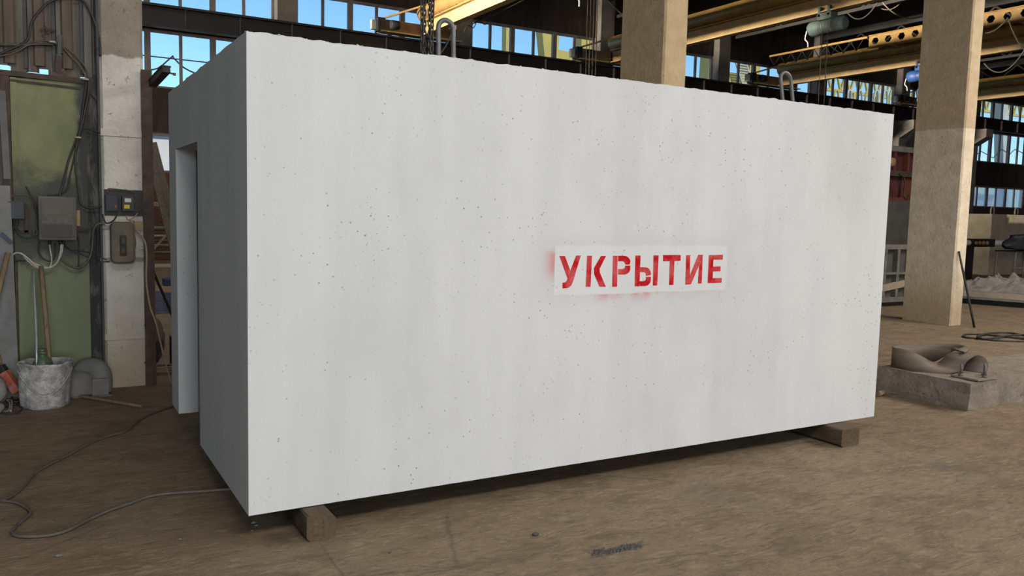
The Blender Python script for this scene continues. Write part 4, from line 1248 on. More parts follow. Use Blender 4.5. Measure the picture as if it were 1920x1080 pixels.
# ================================================================== OVERHEAD CRANES
def crane(x, label, ya=5.0, yb=22.75, castellated=False, walkway=False, tube_r=0.28):
    r = thing('bridge_crane', (x, 14, 7.6), label, 'crane', 'overhead cranes')
    # tubular girder on a hanging I-beam
    g0, g1 = ya + 0.35, yb - 0.35
    MB().tube([(x, g0, 8.46), (x, g1, 8.46)], tube_r, 24).build('girder_tube', 'crane', r)
    for k in range(6):
        y = g0 + 1.2 + k * 2.9
        MB().tube([(x, y - 0.012, 8.46), (x, y + 0.012, 8.46)], tube_r + 0.008, 24).build('tube_collar', 'crane', r)
    MB().box(x - 0.02, x + 0.02, g0, g1, 7.76, 8.2).build('beam_web', 'crane_pale', r)
    MB().box(x - 0.15, x + 0.15, g0, g1, 8.16, 8.2).build('top_flange', 'crane', r)
    MB().box(x - 0.13, x + 0.13, g0, g1, 7.72, 7.76).build('bottom_flange', 'crane_pale', r)
    for k in range(14):
        y = g0 + 0.6 + k * 1.24
        MB().box(x - 0.16, x - 0.12, y - 0.015, y + 0.015, 8.2, 8.235).build('flange_bolt', 'rust', r)
    # end trucks, buffers and wheels at both runways
    for y in (ya, yb):
        s = 1 if y > 10 else -1
        t = MB().box(x - 1.35, x + 1.35, y - 0.16, y + 0.16, 7.78, 8.16).build('end_truck', mat('truck_ochre_%d_%d' % (int(x), s), (0.22, 0.13, 0.05), (0.14, 0.085, 0.036), 3, 0.7), r, bevel=0.015)
        MB().box(x - 1.5, x + 1.5, y - 0.22, y + 0.22, 7.745, 7.78).build('truck_plate', 'crane_pale', t)
        for w in (-1.1, 1.1):
            MB().lathe((x + w, y, 7.852), [(0.15, -0.06), (0.17, -0.06), (0.17, -0.04), (0.15, -0.03), (0.15, 0.03), (0.17, 0.04), (0.17, 0.06), (0.15, 0.06)], 16, 'y').build('wheel', 'dark_steel', t)
        MB().box(x - 1.62, x - 1.35, y - 0.2, y + 0.1, 7.75, 8.2).build('motor_box', 'black', t, bevel=0.02)
        MB().lathe((x - 1.05, y - 0.3 * s, 7.98), [(0.12, -0.16), (0.15, -0.14), (0.15, 0.14), (0.12, 0.16)], 14, 'x').build('drive_motor', 'box_blue', t)
        MB().box(x - 1.8, x - 1.62, y - 0.08, y + 0.08, 7.8, 8.12).build('buffer', 'pale_metal', t, bevel=0.02)
        # stay from the truck up to the girder
        MB().bar((x - 1.45, y, 8.18), (x - 0.15, y - 0.9 * s, 8.66), 0.06, 0.06).build('stay', 'crane', r)
    if walkway:
        xw = x - 0.75
        for k in range(8):
            y0 = 17.6 + k * 0.6
            MB().bar((xw, y0, 8.92), (xw, y0 + 0.3, 8.52), 0.03, 0.03).build('lattice_bar', 'dark_steel', r)
            MB().bar((xw, y0 + 0.3, 8.52), (xw, y0 + 0.6, 8.92), 0.03, 0.03).build('lattice_bar', 'dark_steel', r)
        MB().box(xw - 0.04, xw + 0.04, 17.4, 22.4, 8.92, 9.0).build('top_chord', 'crane', r)
    if castellated:
        xw = x - 0.85
        z0, z1, y0 = 8.52, 8.96, 5.5
        p, hw = 0.56, 0.15
        zc = (z0 + z1) / 2
        hh = 0.12
        for k in range(21):
            a = y0 + k * p
            # panel with a hexagonal opening: six quads around the hole
            hexa = [(a + 0.13, zc), (a + 0.13 + hw * 0.5, zc + hh), (a + 0.13 + hw * 1.5, zc + hh), (a + 0.13 + hw * 2, zc), (a + 0.13 + hw * 1.5, zc - hh), (a + 0.13 + hw * 0.5, zc - hh)]
            rim = [(a, zc), (a, z1), (a + p, z1), (a + p, zc), (a + p, z0), (a, z0)]
            vs = [(xw - 0.01, q[0], q[1]) for q in hexa + rim] + [(xw + 0.01, q[0], q[1]) for q in hexa + rim]
            fs = []
            for j in range(6):
                j2 = (j + 1) % 6
                fs += [(j, j2, 6 + j2, 6 + j), (12 + j2, 12 + j, 18 + j, 18 + j2), (j2, j, 12 + j, 12 + j2)]
            MB().add(vs, fs).build('castellated_panel', 'crane', r, fix=False)
        MB().box(xw - 0.07, xw + 0.07, y0, y0 + 21 * p, z1, z1 + 0.025).build('upper_chord', 'crane', r)
        MB().box(xw - 0.1, xw + 0.1, y0, y0 + 21 * p, z0 - 0.03, z0).build('lower_chord', 'crane_pale', r)
        for k in range(5):
            y = y0 + 1.3 + k * 2.4
            MB().bar((xw, y, z0), (x, y, 8.46), 0.06, 0.06).build('bracket', 'crane', r)
    return r
crane(10.85, 'yellow bridge crane nearest the left, its tube girder ending behind the hanging chains')
crane(18.95, 'yellow bridge crane whose tube girder emerges right of the middle column')
crane(28.35, 'yellow bridge crane with castellated side beam passing behind the right column', castellated=True, walkway=True)
crane(38.8, 'farthest yellow bridge crane, seen beyond the right column')

# hoists
def hoist(x, y, label, body_m, rope_z, axis='y', n_rope=2, group='electric hoists'):
    r = thing('electric_hoist', (x, y, 6.9), label, 'hoist', group)
    zc = 7.33
    MB().lathe((x, y, zc), [(0.13, -0.62), (0.17, -0.6), (0.2, -0.56), (0.2, -0.3), (0.185, -0.28), (0.185, 0.22), (0.215, 0.24), (0.215, 0.52), (0.19, 0.58), (0.1, 0.6)], 22, 'y').build('drum', body_m, r)
    for k in range(7):
        yy = y - 0.24 + k * 0.07
        MB().tube([(x, yy - 0.012, zc), (x, yy + 0.012, zc)], 0.192, 22).build('drum_ring', body_m, r)
    MB().box(x - 0.16, x + 0.16, y - 0.22, y + 0.26, 7.5, 7.7).build('trolley', body_m, r, bevel=0.03)
    for dy in (-0.14, 0.18):
        for dx in (-0.1, 0.1):
            MB().lathe((x + dx, y + dy, 7.82), [(0.06, -0.02), (0.06, 0.02)], 12, 'x').build('trolley_wheel', 'dark_steel', r)
            MB().box(x + dx * 1.5 - 0.01, x + dx * 1.5 + 0.01, y + dy - 0.04, y + dy + 0.04, 7.6, 7.86).build('hanger', body_m, r)
    for k in range(n_rope):
        yy = y - 0.12 + 0.2 * k / max(1, n_rope - 1) * (1 if n_rope < 3 else 2)
        MB().tube([(x - 0.1, yy, zc), (x - 0.06, yy + 0.02, rope_z)], 0.011, 6).build('rope', 'chain', r)
    b = MB()
    b.lathe((x - 0.06, y, rope_z - 0.15), [(0.05, -0.05), (0.14, -0.04), (0.14, 0.04), (0.05, 0.05)], 16, 'x')
    b.build('hook_block', 'blue', r)
    hk = curve_pts([(x - 0.06, y, rope_z - 0.28), (x - 0.06, y + 0.02, rope_z - 0.38), (x - 0.06, y + 0.1, rope_z - 0.46), (x - 0.06, y + 0.08, rope_z - 0.57), (x - 0.06, y - 0.02, rope_z - 0.6), (x - 0.06, y - 0.1, rope_z - 0.52)], 5)
    MB().tube(hk, 0.035, 8).build('hook', 'blue', r)
    MB().tube(curve_pts([(x - 0.2, y + 0.55, zc - 0.08), (x - 0.22, y + 0.58, zc - 0.3), (x - 0.2, y + 0.5, zc - 0.4), (x - 0.22, y + 0.46, zc - 0.55)], 4), 0.02, 6).build('loose_strap', 'pale_metal', r)
    return r
hoist(18.95, 12.2, 'grey-green electric hoist hanging under the second crane girder', 'teal', 2.2)
hoist(28.35, 15.45, 'hoist of the castellated crane, its blue hook showing left of the right column', 'blue', 6.9)
hoist(10.85, 12.2, 'hoist of the leftmost crane with ropes hanging left of the middle column', 'teal', 2.2, n_rope=4)

# festoon cables under the roof
def sag(a, b2, drop, n=14):
    a, b2 = Vector(a), Vector(b2)
    return [a.lerp(b2, i / n) - Vector((0, 0, drop * 4 * (i / n) * (1 - i / n))) for i in range(n + 1)]
for (u0, v0, x0_, u1, v1, x1_, dr_, lab) in (
        (1655, 5, 24, 1730, 30, 24, 0.25, 'pale cable sagging from the roof to the left side of the right column'),
        (1590, 25, 24, 1645, 5, 24, 0.35, 'thin cable hanging right of the grey-green hoist'),
        (1645, 10, 26, 1700, -8, 26, 0.3, 'dark cable loop under the roof left of the right column'),
        (1845, 118, 24, 1922, 92, 24, 0.45, 'dark cable sagging low to the right of the right column'),
        (1848, 62, 22, 1890, 33, 22, 0.1, 'black wire from the right column up to the castellated beam'),
        (1890, 35, 22, 1922, 95, 22, 0.1, 'black wire dropping from the castellated beam at the right edge')):
    a_, b_ = atx(u0, v0, x0_), atx(u1, v1, x1_)
    cable('roof_cable', sag(a_, b_, dr_), 0.02, 'cable_grey' if 'pale' not in lab else 'cable_beige', lab, sub=2)
cable('roof_cable', [at(885, 45, 21), at(930, 26, 21), at(990, -4, 21)], 0.02, 'cable_grey', 'thin straight cable rising over the dark wall left of the middle column', sub=3)
cable('roof_cable', [at(870, 60, 20), at(878, 48, 20), at(888, 52, 20), at(896, 38, 20), at(910, 46, 20), at(918, 32, 20)], 0.015, 'cable_black', 'thin wire drooping in points before the window beside the loop', sub=5)

# chain bundle hanging from above onto the box
ch = thing('lifting_chain', (1.43, 1.0, 2.66), 'bundle of dark steel chains hanging over the white box roof', 'chain')
def link_mesh():
    pts = []
    for i in range(16):
        a = 2 * math.pi * i / 16
        pts.append(Vector((0.0105 * math.cos(a), 0, 0.0105 * math.sin(a) + (0.013 if math.sin(a) >= 0 else -0.013))))
    return MB().tube(pts, 0.0052, 6, closed=True)
lk = link_mesh().build('link', 'chain', None, (0, 0, 0))
lme = lk.data
bpy.data.objects.remove(lk)
for sidx, (dx, dy) in enumerate(((-0.042, 0.0), (-0.014, 0.02), (0.014, -0.01), (0.042, 0.012))):
    z, i = 2.70, 0
    while z < 3.55:
        ob = bpy.data.objects.new('link', lme)
        COL.objects.link(ob)
        ob.parent = ch
        ob.location = (dx + 0.003 * math.sin(z * 9 + sidx), dy, z - 2.66)
        ob.rotation_euler = (0.0, random.uniform(-0.12, 0.12), (0.4 if i % 2 else 1.97) + sidx * 0.5)
        z += 0.0355
        i += 1
cable('sling_rope', [at(822, 105, 1.1), at(835, 88, 1.1), at(848, 60, 1.1), at(853, 45, 1.1)], 0.005, 'cable_black', 'thin wire tied behind the left lifting loop', sub=3)

# ================================================================== YARD OUTSIDE THE BACK WINDOWS
def lattice(r, a, b2, depth, n, m, name='lattice_bar', w=0.12):
    a, b2 = Vector(a), Vector(b2)
    up = Vector((0, 0, depth))
    MB().bar(a, b2, w * 1.5, w * 1.5).build('bottom_chord', m, r)
    MB().bar(a + up, b2 + up, w * 1.5, w * 1.5).build('top_chord', m, r)
    for i in range(n):
        p, q = a.lerp(b2, i / n), a.lerp(b2, (i + 1) / n)
        mid = p.lerp(q, 0.5)
        MB().bar(p, mid + up, w, w).build(name, m, r)
        MB().bar(mid + up, q, w, w).build(name, m, r)
YG = 42.0
ga = thing('gantry_crane', (31, YG, 0), 'yellow gantry crane in the yard seen through the windows left of the middle column', 'gantry crane')
def leg(r, p_top, p_bot, w, m='gantry', name='leg'):
    MB().bar(p_bot, p_top, w, w, (0, 1, 0)).build(name, m, r)
def ground(p, y):
    return Vector((p.x, y, -0.02))
a_ = at(1018, 40, YG); leg(ga, at(1019, 50, YG), ground(at(1040, 100, YG) + Vector((1.2, 0, 0)), YG), 0.75)
leg(ga, at(1040, 50, YG), ground(at(1026, 120, YG), YG), 0.5)
leg(ga, at(953, 30, YG), ground(at(953, 120, YG), YG), 0.55)
leg(ga, at(1094, 60, YG), ground(at(1095, 120, YG), YG), 0.9)
MB().bar(at(1035, 109, YG), at(1110, 122, YG), 0.9, 1.0).build('lower_tie', 'gantry', ga)
MB().bar(at(930, 10, YG), at(1120, 22, YG), 0.9, 1.2).build('bridge_beam', 'gantry', ga)
gb = thing('gantry_crane', (52, YG, 0), 'yellow gantry crane with ladder in the yard right of the middle column', 'gantry crane')
leg(gb, at(1332, 100, YG), ground(at(1320, 160, YG), YG), 1.0)
leg(gb, at(1407, 100, YG), ground(at(1404, 170, YG), YG), 1.1)
MB().bar(at(1358, 152, YG), at(1420, 160, YG), 0.8, 1.2).build('lower_tie', 'gantry', gb)
MB().bar(at(1310, 85, YG), at(1430, 100, YG), 0.9, 1.2).build('bridge_beam', 'gantry', gb)
ld0, ld1 = at(1378, 112, YG - 1), at(1392, 158, YG - 1)
for s in (0, 1):
    o = Vector((1.1 * s, 0, 0))
    MB().bar(ld0 + o, ld1 + o, 0.1, 0.1).build('ladder_rail', 'pale_metal', gb)
for k in range(9):
    p = ld0.lerp(ld1, (k + 0.5) / 9)
    MB().bar(p, p + Vector((1.1, 0, 0)), 0.08, 0.08).build('rung', 'pale_metal', gb)
gc = thing('lattice_bridge', (75, YG, 0), 'yellow lattice bridge in the yard seen beyond the right column', 'gantry crane')
lattice(gc, at(1540, 166, YG), at(1925, 219, YG), 1.5, 26, 'gantry', w=0.16)
for u in (1600, 1645, 1770):
    p = at(u, 175, YG)
    leg(gc, p, ground(p, YG), 0.5)
pm = thing('pale_mast', (at(1885, 250, YG - 4).x, YG - 4, 0), 'pale tapering mast in the yard at the right edge', 'mast')
leg(pm, at(1877, 190, YG - 4), ground(at(1886, 300, YG - 4) + Vector((0.4, 0, 0)), YG - 4), 0.8, 'pale_metal', 'shaft')
MB().bar(at(1866, 180, YG - 4), at(1890, 190, YG - 4), 0.4, 0.4).build('head_arm', 'pale_metal', pm)
# coiled pipes / bent sections stored on a stand in front of the lattice bridge
for i, u in enumerate((1568, 1592, 1612, 1627, 1643, 1660, 1672)):
    p = at(u, 182, 40)
    pts = [p + Vector((0.3 * math.sin(2 * math.pi * k / 18), 0, 0.95 * math.cos(2 * math.pi * k / 18) - 0.4)) for k in range(18)]
    r = thing('steel_hoop', (p.x, 40, 0), ['first', 'second', 'third', 'fourth', 'fifth', 'sixth', 'seventh'][i] + ' steel hoop from the left in the yard row', 'hoop', 'steel hoops in the yard')
    MB().tube(pts, 0.09, 8, closed=True).build('ring', 'pale_metal' if i % 3 else 'gantry', r)
    MB().bar((p.x, 40, -0.02), (p.x, 40, p.z - 1.3), 0.2, 0.2).build('post', 'pale_metal', r)
yd = thing('yard_shed', (80, 60, 0), 'pale low shed with flat roof in the far yard', 'building')
MB().box(84, 108, 58, 70, -0.02, 5.2).build('wall', 'pale_metal', yd)
MB().box(83.5, 109, 57.5, 70.5, 5.2, 5.6).build('roof', 'far_conc', yd)
wbackdrop = thing('white_backdrop', (5, 43, 0), 'added sunlit white backdrop in the yard that brightens the small low window', 'building')  # building added as a bright backdrop so the low window looks white
MB().box(-9, 13, 42, 47, -0.02, 5.4).build('wall', mat('white_render', (0.86, 0.86, 0.84), (0.82, 0.82, 0.8), 2, 0.9), wbackdrop)
MB().box(-9.3, 13.3, 41.6, 47.4, 5.4, 5.6).build('roof', 'pale_metal', wbackdrop)
MB().tube([(3.9, 41.96, 0), (3.92, 41.95, 2.6), (3.86, 41.95, 3.4), (3.94, 41.96, 5.4)], 0.04, 6).build('downpipe', 'pale_metal', wbackdrop)
# overhead wires with a hanger outside the left windows
for px_, lb in ((-7.0, 'wooden line pole in the yard beyond the left wall'), (9.5, 'wooden line pole in the yard hidden behind the white box')):
    q0 = at(270, 99, 30).lerp(at(470, 123, 30), (px_ - at(270, 99, 30).x) / (at(470, 123, 30).x - at(270, 99, 30).x))
    tag(MB().tube([(px_, 30, -0.02), (px_, 30, q0.z + 0.1)], 0.12, 8).build('line_pole', 'board', None, (px_, 30, 0)), lb, 'pole')
pl0, pl1 = at(270, 99, 30), at(470, 123, 30)
cable('power_line', sag(pl0.lerp(pl1, (-7.0 - pl0.x) / (pl1.x - pl0.x)), pl0.lerp(pl1, (9.5 - pl0.x) / (pl1.x - pl0.x)), 0.1), 0.025, 'cable_black', 'thin power line crossing the left window', sub=2)
cable('power_line', [at(240, 142, 30), at(270, 132, 30), at(296, 128, 30), at(323, 106, 30), at(325, 108, 30), at(345, 127, 30), at(372, 140, 30)], 0.03, 'cable_black', 'peaked hanger wire below the power line at the left window', sub=3)
cable('power_line', [at(1820, 300, 31), at(1840, 284, 31), at(1862, 296, 31), at(1878, 280, 31), at(1893, 290, 31), at(1903, 280, 31), at(1925, 292, 31)], 0.03, 'cable_black', 'zigzag wire outside the windows at the right edge', sub=2)

# ================================================================== RIGHT: SLABS, BELT, FORMWORK
def slab(x0, x1, y0, y1, z1, label, seed):
    b = MB()
    nx, ny, nz = 22, 18, 5
    def jig(p):
        k = Vector((p.x * 6, p.y * 6, p.z * 9 + seed))
        j = Vector((noise.noise(k), noise.noise(k + Vector((7, 0, 0))), noise.noise(k + Vector((0, 9, 0)))))
        amp = 0.018 if p.z < z1 - 0.01 else 0.008
        q = p + Vector((j.x * amp, j.y * amp, j.z * 0.008))
        q.z = max(0.0, q.z)
        return q
    b.grid(lambda u, v: jig(Vector((x0 + (x1 - x0) * u, y0 + (y1 - y0) * v, z1))), nx, ny, False)
    b.grid(lambda u, v: jig(Vector((x0 + (x1 - x0) * u, y0 + 0.02 * (1 - v), z1 * v))), nx, nz, False)
    b.grid(lambda u, v: jig(Vector((x0 + (x1 - x0) * u, y1, z1 * v))), nx, nz, False)
    b.grid(lambda u, v: jig(Vector((x0, y0 + (y1 - y0) * u, z1 * v))), ny, nz, False)
    b.grid(lambda u, v: jig(Vector((x1, y0 + (y1 - y0) * u, z1 * v))), ny, nz, False)
    b.grid(lambda u, v: Vector((x0 + 0.01 + (x1 - x0 - 0.02) * u, y0 + 0.03 + (y1 - y0 - 0.04) * v, 0.0)), 1, 1, False)
    ob = b.build('concrete_slab', 'slab', None, ((x0 + x1) / 2, (y0 + y1) / 2, 0))
    return tag(ob, label, 'slab', 'concrete slabs on the floor')
ZS = 0.265
slab(6.70, 7.835, 0.13, 1.12, ZS, 'rough concrete slab carrying the belt and the bolted plate', 1)
slab(7.875, 9.3, 0.2, 0.98, ZS - 0.01, 'rough concrete slab at the right edge beside the belt slab', 5)
# bolted base plate
pc = Vector((7.03, 0.29, ZS + 0.008))
bp_ = thing('base_plate', tuple(pc), 'flat rusty steel base plate with three upright bolts on the slab', 'base plate')
MB().box(pc.x - 0.17, pc.x + 0.17, pc.y - 0.14, pc.y + 0.14, pc.z, pc.z + 0.016).build('plate', 'slab', bp_)
for (u, v) in ((-0.13, 0.06), (0.0, -0.1), (0.13, -0.02)):
    q = pc + Vector((u, v, 0.016))
    bo = MB().lathe(q, [(0.012, 0), (0.012, 0.11), (0.009, 0.115)], 10).build('bolt', 'galv', bp_)
    MB().lathe(q, [(0.024, 0), (0.024, 0.02)], 6).build('nut', 'grey_steel', bo)
# belt: on edge on the left, twisting over into a flat curl on the right
def ribbon(path, widths, thick, name, m, parent=None, label=None, cat=None):
    b = MB()
    k = len(path)
    for i in range(k):
        p = path[i]
        d = (path[min(i + 1, k - 1)] - path[max(i - 1, 0)]).normalized()
        w = widths[i]
        nrm = d.cross(w).normalized() * thick / 2
        b.v += [p + w / 2 + nrm, p + w / 2 - nrm, p - w / 2 - nrm, p - w / 2 + nrm]
    for i in range(k - 1):
        for j in range(4):
            b.f.append((i * 4 + j, i * 4 + (j + 1) % 4, (i + 1) * 4 + (j + 1) % 4, (i + 1) * 4 + j)); b.smooth.append(True)
    b.f += [(0, 1, 2, 3), ((k - 1) * 4 + 3, (k - 1) * 4 + 2, (k - 1) * 4 + 1, (k - 1) * 4)]; b.smooth += [False, False]
    ob = b.build(name, m, parent, tuple(path[0]) if parent is None else None)
    return tag(ob, label, cat) if label else ob
W = 0.21
Zc = ZS + W / 2 + 0.004
pth = [
    # curl at the right end, seen end on
    ((7.30, 0.45, ZS + 0.012), (-0.42, 0.9, 0.0)),
    ((7.325, 0.45, ZS + 0.10), (-0.42, 0.9, 0.0)),
    ((7.28, 0.47, ZS + 0.175), (-0.42, 0.9, 0.0)),
    ((7.20, 0.50, ZS + 0.195), (-0.42, 0.9, 0.0)),
    ((7.12, 0.53, ZS + 0.16), (-0.4, 0.9, 0.1)),
    ((7.09, 0.56, ZS + 0.10), (-0.35, 0.92, 0.15)),
    ((7.05, 0.59, ZS + 0.055), (-0.3, 0.9, 0.3)),
    # strip running left along the front, dipping
    ((6.96, 0.63, ZS + 0.05), (-0.1, 0.85, 0.5)),
    ((6.86, 0.69, ZS + 0.07), (0.0, 0.6, 0.8)),
    ((6.78, 0.78, ZS + 0.10), (0, 0.3, 0.95)),
    ((6.735, 0.88, ZS + 0.112), (0, 0.05, 1)),
    # hairpin at the left and back along the rear
    ((6.74, 0.98, ZS + 0.112), (0, 0, 1)),
    ((6.83, 1.04, ZS + 0.112), (0, 0, 1)),
    ((7.0, 1.04, ZS + 0.112), (0, 0, 1)),
    ((7.2, 0.99, ZS + 0.112), (0, -0.1, 1)),
    ((7.38, 0.9, ZS + 0.13), (0, -0.35, 0.93)),
    ((7.46, 0.80, ZS + 0.17), (0.0, -0.7, 0.7)),
    ((7.43, 0.70, ZS + 0.20), (-0.2, -0.95, 0.3)),
    ((7.33, 0.62, ZS + 0.215), (-0.42, -0.9, 0.0)),
    ((7.2, 0.58, ZS + 0.215), (-0.42, -0.9, 0.0)),
]
pp_ = [Vector(a) for a, _ in pth]
ww_ = [Vector(w).normalized() * W for _, w in pth]
ribbon(curve_pts(pp_, 6), [w.normalized() * W for w in curve_pts(ww_, 6)], 0.016, 'rubber_belt', 'belt', None, 'brown rubber belt twisted and curled on the concrete slab', 'belt')
# small wooden peg by the slab
tag(MB().tube([(6.44, 0.92, 0.03), (6.58, 0.95, 0.03)], 0.028, 8).build('wood_peg', 'handle', None, (6.5, 0.93, 0)), 'short round wooden peg between the white box and the slab', 'peg')

# black cable coil on the floor
for i, pts in enumerate(([(1925, 640), (1880, 639), (1835, 635), (1808, 632), (1812, 627), (1840, 627), (1880, 631), (1925, 636)], [(1925, 630), (1890, 624), (1856, 625), (1834, 630), (1838, 634), (1860, 634), (1895, 629), (1925, 628)])):
    cable('floor_cable', [fl(u, v, 0.014 + 0.02 * i) for u, v in pts], 0.016, 'cable_black', ('outer loop of black cable lying on the floor before the right column', 'inner loop of black cable lying on the floor before the right column')[i])

# rod leaning on the right column
pole('iron_bar', (12.99, 3.80, 0.0), (12.83, 4.075, 1.30), 0.02, 'black', 'black iron bar leaning on the front of the right column', 'bar')

# steel formwork frame behind the right column
ff = thing('formwork_frame', (14.6, 6.7, 0), 'grey steel formwork frame standing between the white box and the right column', 'formwork')
fy = 6.6
pA, pB = at(1640, 590, fy), at(1722, 590, fy)
xa, xb = 13.2, 16.4
z1 = at(1680, 458, fy).z
MB().box(xa, xb, fy, fy + 0.03, 0.12, z1).build('skin_plate', 'dark_conc', ff)
for (za, zb) in ((z1 - 0.1, z1), (z1 * 0.52, z1 * 0.52 + 0.05), (0.1, 0.2)):
    MB().box(xa, xb, fy - 0.12, fy, za, zb).build('rail', 'grey_steel', ff)
for u in (1650, 1674, 1697, 1712):
    x = at(u, 520, fy).x
    MB().box(x - 0.04, x + 0.04, fy - 0.11, fy, 0.1, z1).build('upright', 'grey_steel', ff)
MB().bar((xa + 0.6, fy - 0.1, 0.35), (xb - 0.9, fy - 0.1, 0.55), 0.05, 0.14).build('brace', 'far_conc', ff)
for x in (xa + 0.3, xb - 0.3):
    MB().box(x - 0.1, x + 0.1, fy - 0.1, fy + 0.8, 0, 0.12).build('skid', 'dark_conc', ff)
# dark block with the red mould on it
dk = MB().box(16.6, 21.0, 9.2, 12.0, 0, 2.32).build('dark_block', 'dark_conc', None, (18.8, 10.6, 0), bevel=0.02)
tag(dk, 'dark concrete block under the red steel mould', 'block')
rm = thing('steel_mould', (19, 10.2, 2.32), 'maroon red steel mould on the dark block beside the right column', 'mould')
ym = 9.4
zt = at(1690, 281, ym).z
zm = at(1690, 327, ym).z
MB().box(16.7, 20.6, ym, ym + 2.2, 2.36, zt - 0.06).build('body', 'red', rm)
MB().box(16.6, 20.7, ym - 0.18, ym + 2.3, 2.32, 2.4).build('base_flange', 'red_bright', rm)
MB().box(16.6, 20.7, ym - 0.18, ym + 0.02, zm - 0.07, zm + 0.07).build('middle_flange', 'rust', rm)
MB().box(16.6, 20.7, ym - 0.2, ym + 2.3, zt - 0.08, zt + 0.06).build('top_flange', 'grey_steel', rm)
for u in (1668, 1693, 1714):
    x = at(u, 310, ym).x
    MB().box(x - 0.04, x + 0.04, ym - 0.16, ym, zm, zt - 0.06).build('rib', 'red_bright', rm)
for u in (1700,):
    x = at(u, 350, ym).x
    MB().box(x - 0.25, x + 0.5, ym - 0.02, ym + 0.01, 2.4, zm - 0.1).build('access_plate', 'red_bright', rm)
q = at(1673, 304, ym - 0.2)
MB().lathe(q, [(0.02, -0.05), (0.1, -0.04), (0.12, 0.0), (0.06, 0.2)], 12, 'y').build('clamp_knob', 'ochre', rm)
MB().tube(curve_pts(wall_path([(1686, 326), (1694, 332), (1697, 345), (1695, 365), (1700, 372), (1712, 366)], ym - 0.2), 5), 0.03, 6).build('hose', 'rust', rm)
for i, du in enumerate((0, 4)):
    cable('sling_rope', [at(1684 + du, 279, ym - 0.05), at(1700 + du, 260, ym - 0.05), at(1722 + du, 234, ym - 0.05)], 0.025, 'cable_black', ('left sling rope rising from the red mould', 'right sling rope rising from the red mould')[i], 'rope', sub=2)

# platform with a heap of canvas beyond the right column
plat = thing('loading_platform', (18.6, 6.6, 0), 'long low concrete platform with steel edge under the canvas heap', 'platform')
b = MB()
A0, A1 = Vector((16.6, 7.0, 0)), Vector((18.1, 3.2, 0))
dn = (A1 - A0).normalized()
rt = Vector((-dn.y, dn.x, 0))
def plank(off0, off1, z0, z1, name, m):
    q = [A0 + rt * off0, A1 + rt * off0, A1 + rt * off1, A0 + rt * off1]
    b = MB()
    b.add([Vector((p.x, p.y, z0)) for p in q] + [Vector((p.x, p.y, z1)) for p in q], [(3, 2, 1, 0), (4, 5, 6, 7), (0, 1, 5, 4), (1, 2, 6, 5), (2, 3, 7, 6), (3, 0, 4, 7)])
    b.build(name, m, plat)
plank(0.25, 2.0, 0.0, 0.12, 'plinth', 'black')
plank(0.0, 2.2, 0.12, 0.17, 'steel_edge', 'grey_steel')
plank(0.08, 2.1, 0.17, 0.28, 'deck', 'far_conc')
# canvas heap
b = MB()
c0 = A0.lerp(A1, 0.43) + rt * 1.05
ex, ey = dn * 1.75, rt * 0.75
def heap(u, v):
    s, t = 2 * u - 1, 2 * v - 1
    p = Vector((s * 2.1, t * 2.1, 3.0))
    env = max(0.0, 1 - abs(s) ** 3.0) * max(0.0, 1 - abs(t) ** 3)
    fold = 0.5 + 0.5 * noise.noise(p * 1.1) + 0.45 * abs(noise.noise(p * 2.1 + Vector((4, 0, 0)))) - 0.25 * abs(noise.noise(p * 3.7))
    q = p + Vector((noise.noise(p * 1.6), noise.noise(p * 1.6 + Vector((5, 5, 0))), 0)) * 0.5
    rid = 0.13 * (1 - abs(noise.noise(q * 1.9)) * 2.6) + 0.05 * (1 - abs(noise.noise(q * 4.2 + Vector((2, 0, 0)))) * 2.6)
    z = 0.284 + env * (0.40 * fold + rid + 0.12 * s)
    edge = 1 + 0.06 * noise.noise(Vector((s * 5, t * 5, 0)))
    return c0 + ex * s * edge + ey * t * edge + Vector((0, 0, max(z, 0.284)))
b.grid(heap, 150, 84, True)
tag(b.build('canvas_heap', 'tarp', None, (c0.x, c0.y, 0.282), fix=False), 'crumpled heap of pale grey canvas on the low platform', 'tarpaulin')

# second concrete box in the distance with lifting loops
fbx = thing('concrete_box', (29.5, 13.3, 0), 'tan concrete box with lifting loops far behind the canvas heap', 'concrete box')
MB().box(27.6, 34.0, 12.0, 16.6, 0, 2.12).build('shell', 'far_conc', fbx, bevel=0.02)
for (x, y) in ((27.9, 15.6), (28.3, 12.4), (30.0, 12.5), (32.6, 12.4)):
    pts = [Vector((x - 0.09, y, 2.05)), Vector((x - 0.1, y, 2.22))] + [Vector((x - 0.1 * math.cos(math.pi * k / 8), y, 2.26 + 0.12 * math.sin(math.pi * k / 8))) for k in range(9)] + [Vector((x + 0.1, y, 2.22)), Vector((x + 0.09, y, 2.05))]
    MB().tube(pts, 0.025, 8).build('lifting_loop', 'far_conc', fbx)
# pipe and clutter on trestles before it
yy = 11.2
pA, pB = at(1800, 455, yy), at(1925, 458, yy)
pt = thing('pipe_trestle', ((pA.x + pB.x) / 2, yy, 0), 'long pale pipe on trestles before the distant concrete box', 'pipe')
MB().tube([(pA.x, yy, pA.z), (pB.x + 2, yy, pA.z)], 0.09, 10).build('pipe', 'pale_metal', pt)
MB().box(at(1822, 455, yy - 0.1).x, at(1863, 455, yy - 0.1).x, yy - 0.15, yy + 0.1, pA.z - 0.13, pA.z + 0.13).build('pipe_sleeve', 'dark_steel', pt)
for k in range(4):
    x = at(1832 + k * 7, 455, yy - 0.2).x
    MB().lathe((x, yy - 0.16, pA.z), [(0.05, -0.04), (0.07, 0.0), (0.05, 0.03)], 8, 'y').build('clamp', 'ochre', pt)
for x in (pA.x + 0.4, pB.x + 1.5):
    MB().box(x - 0.06, x + 0.06, yy - 0.2, yy + 0.2, 0, pA.z - 0.09).build('trestle_leg', 'dark_steel', pt)
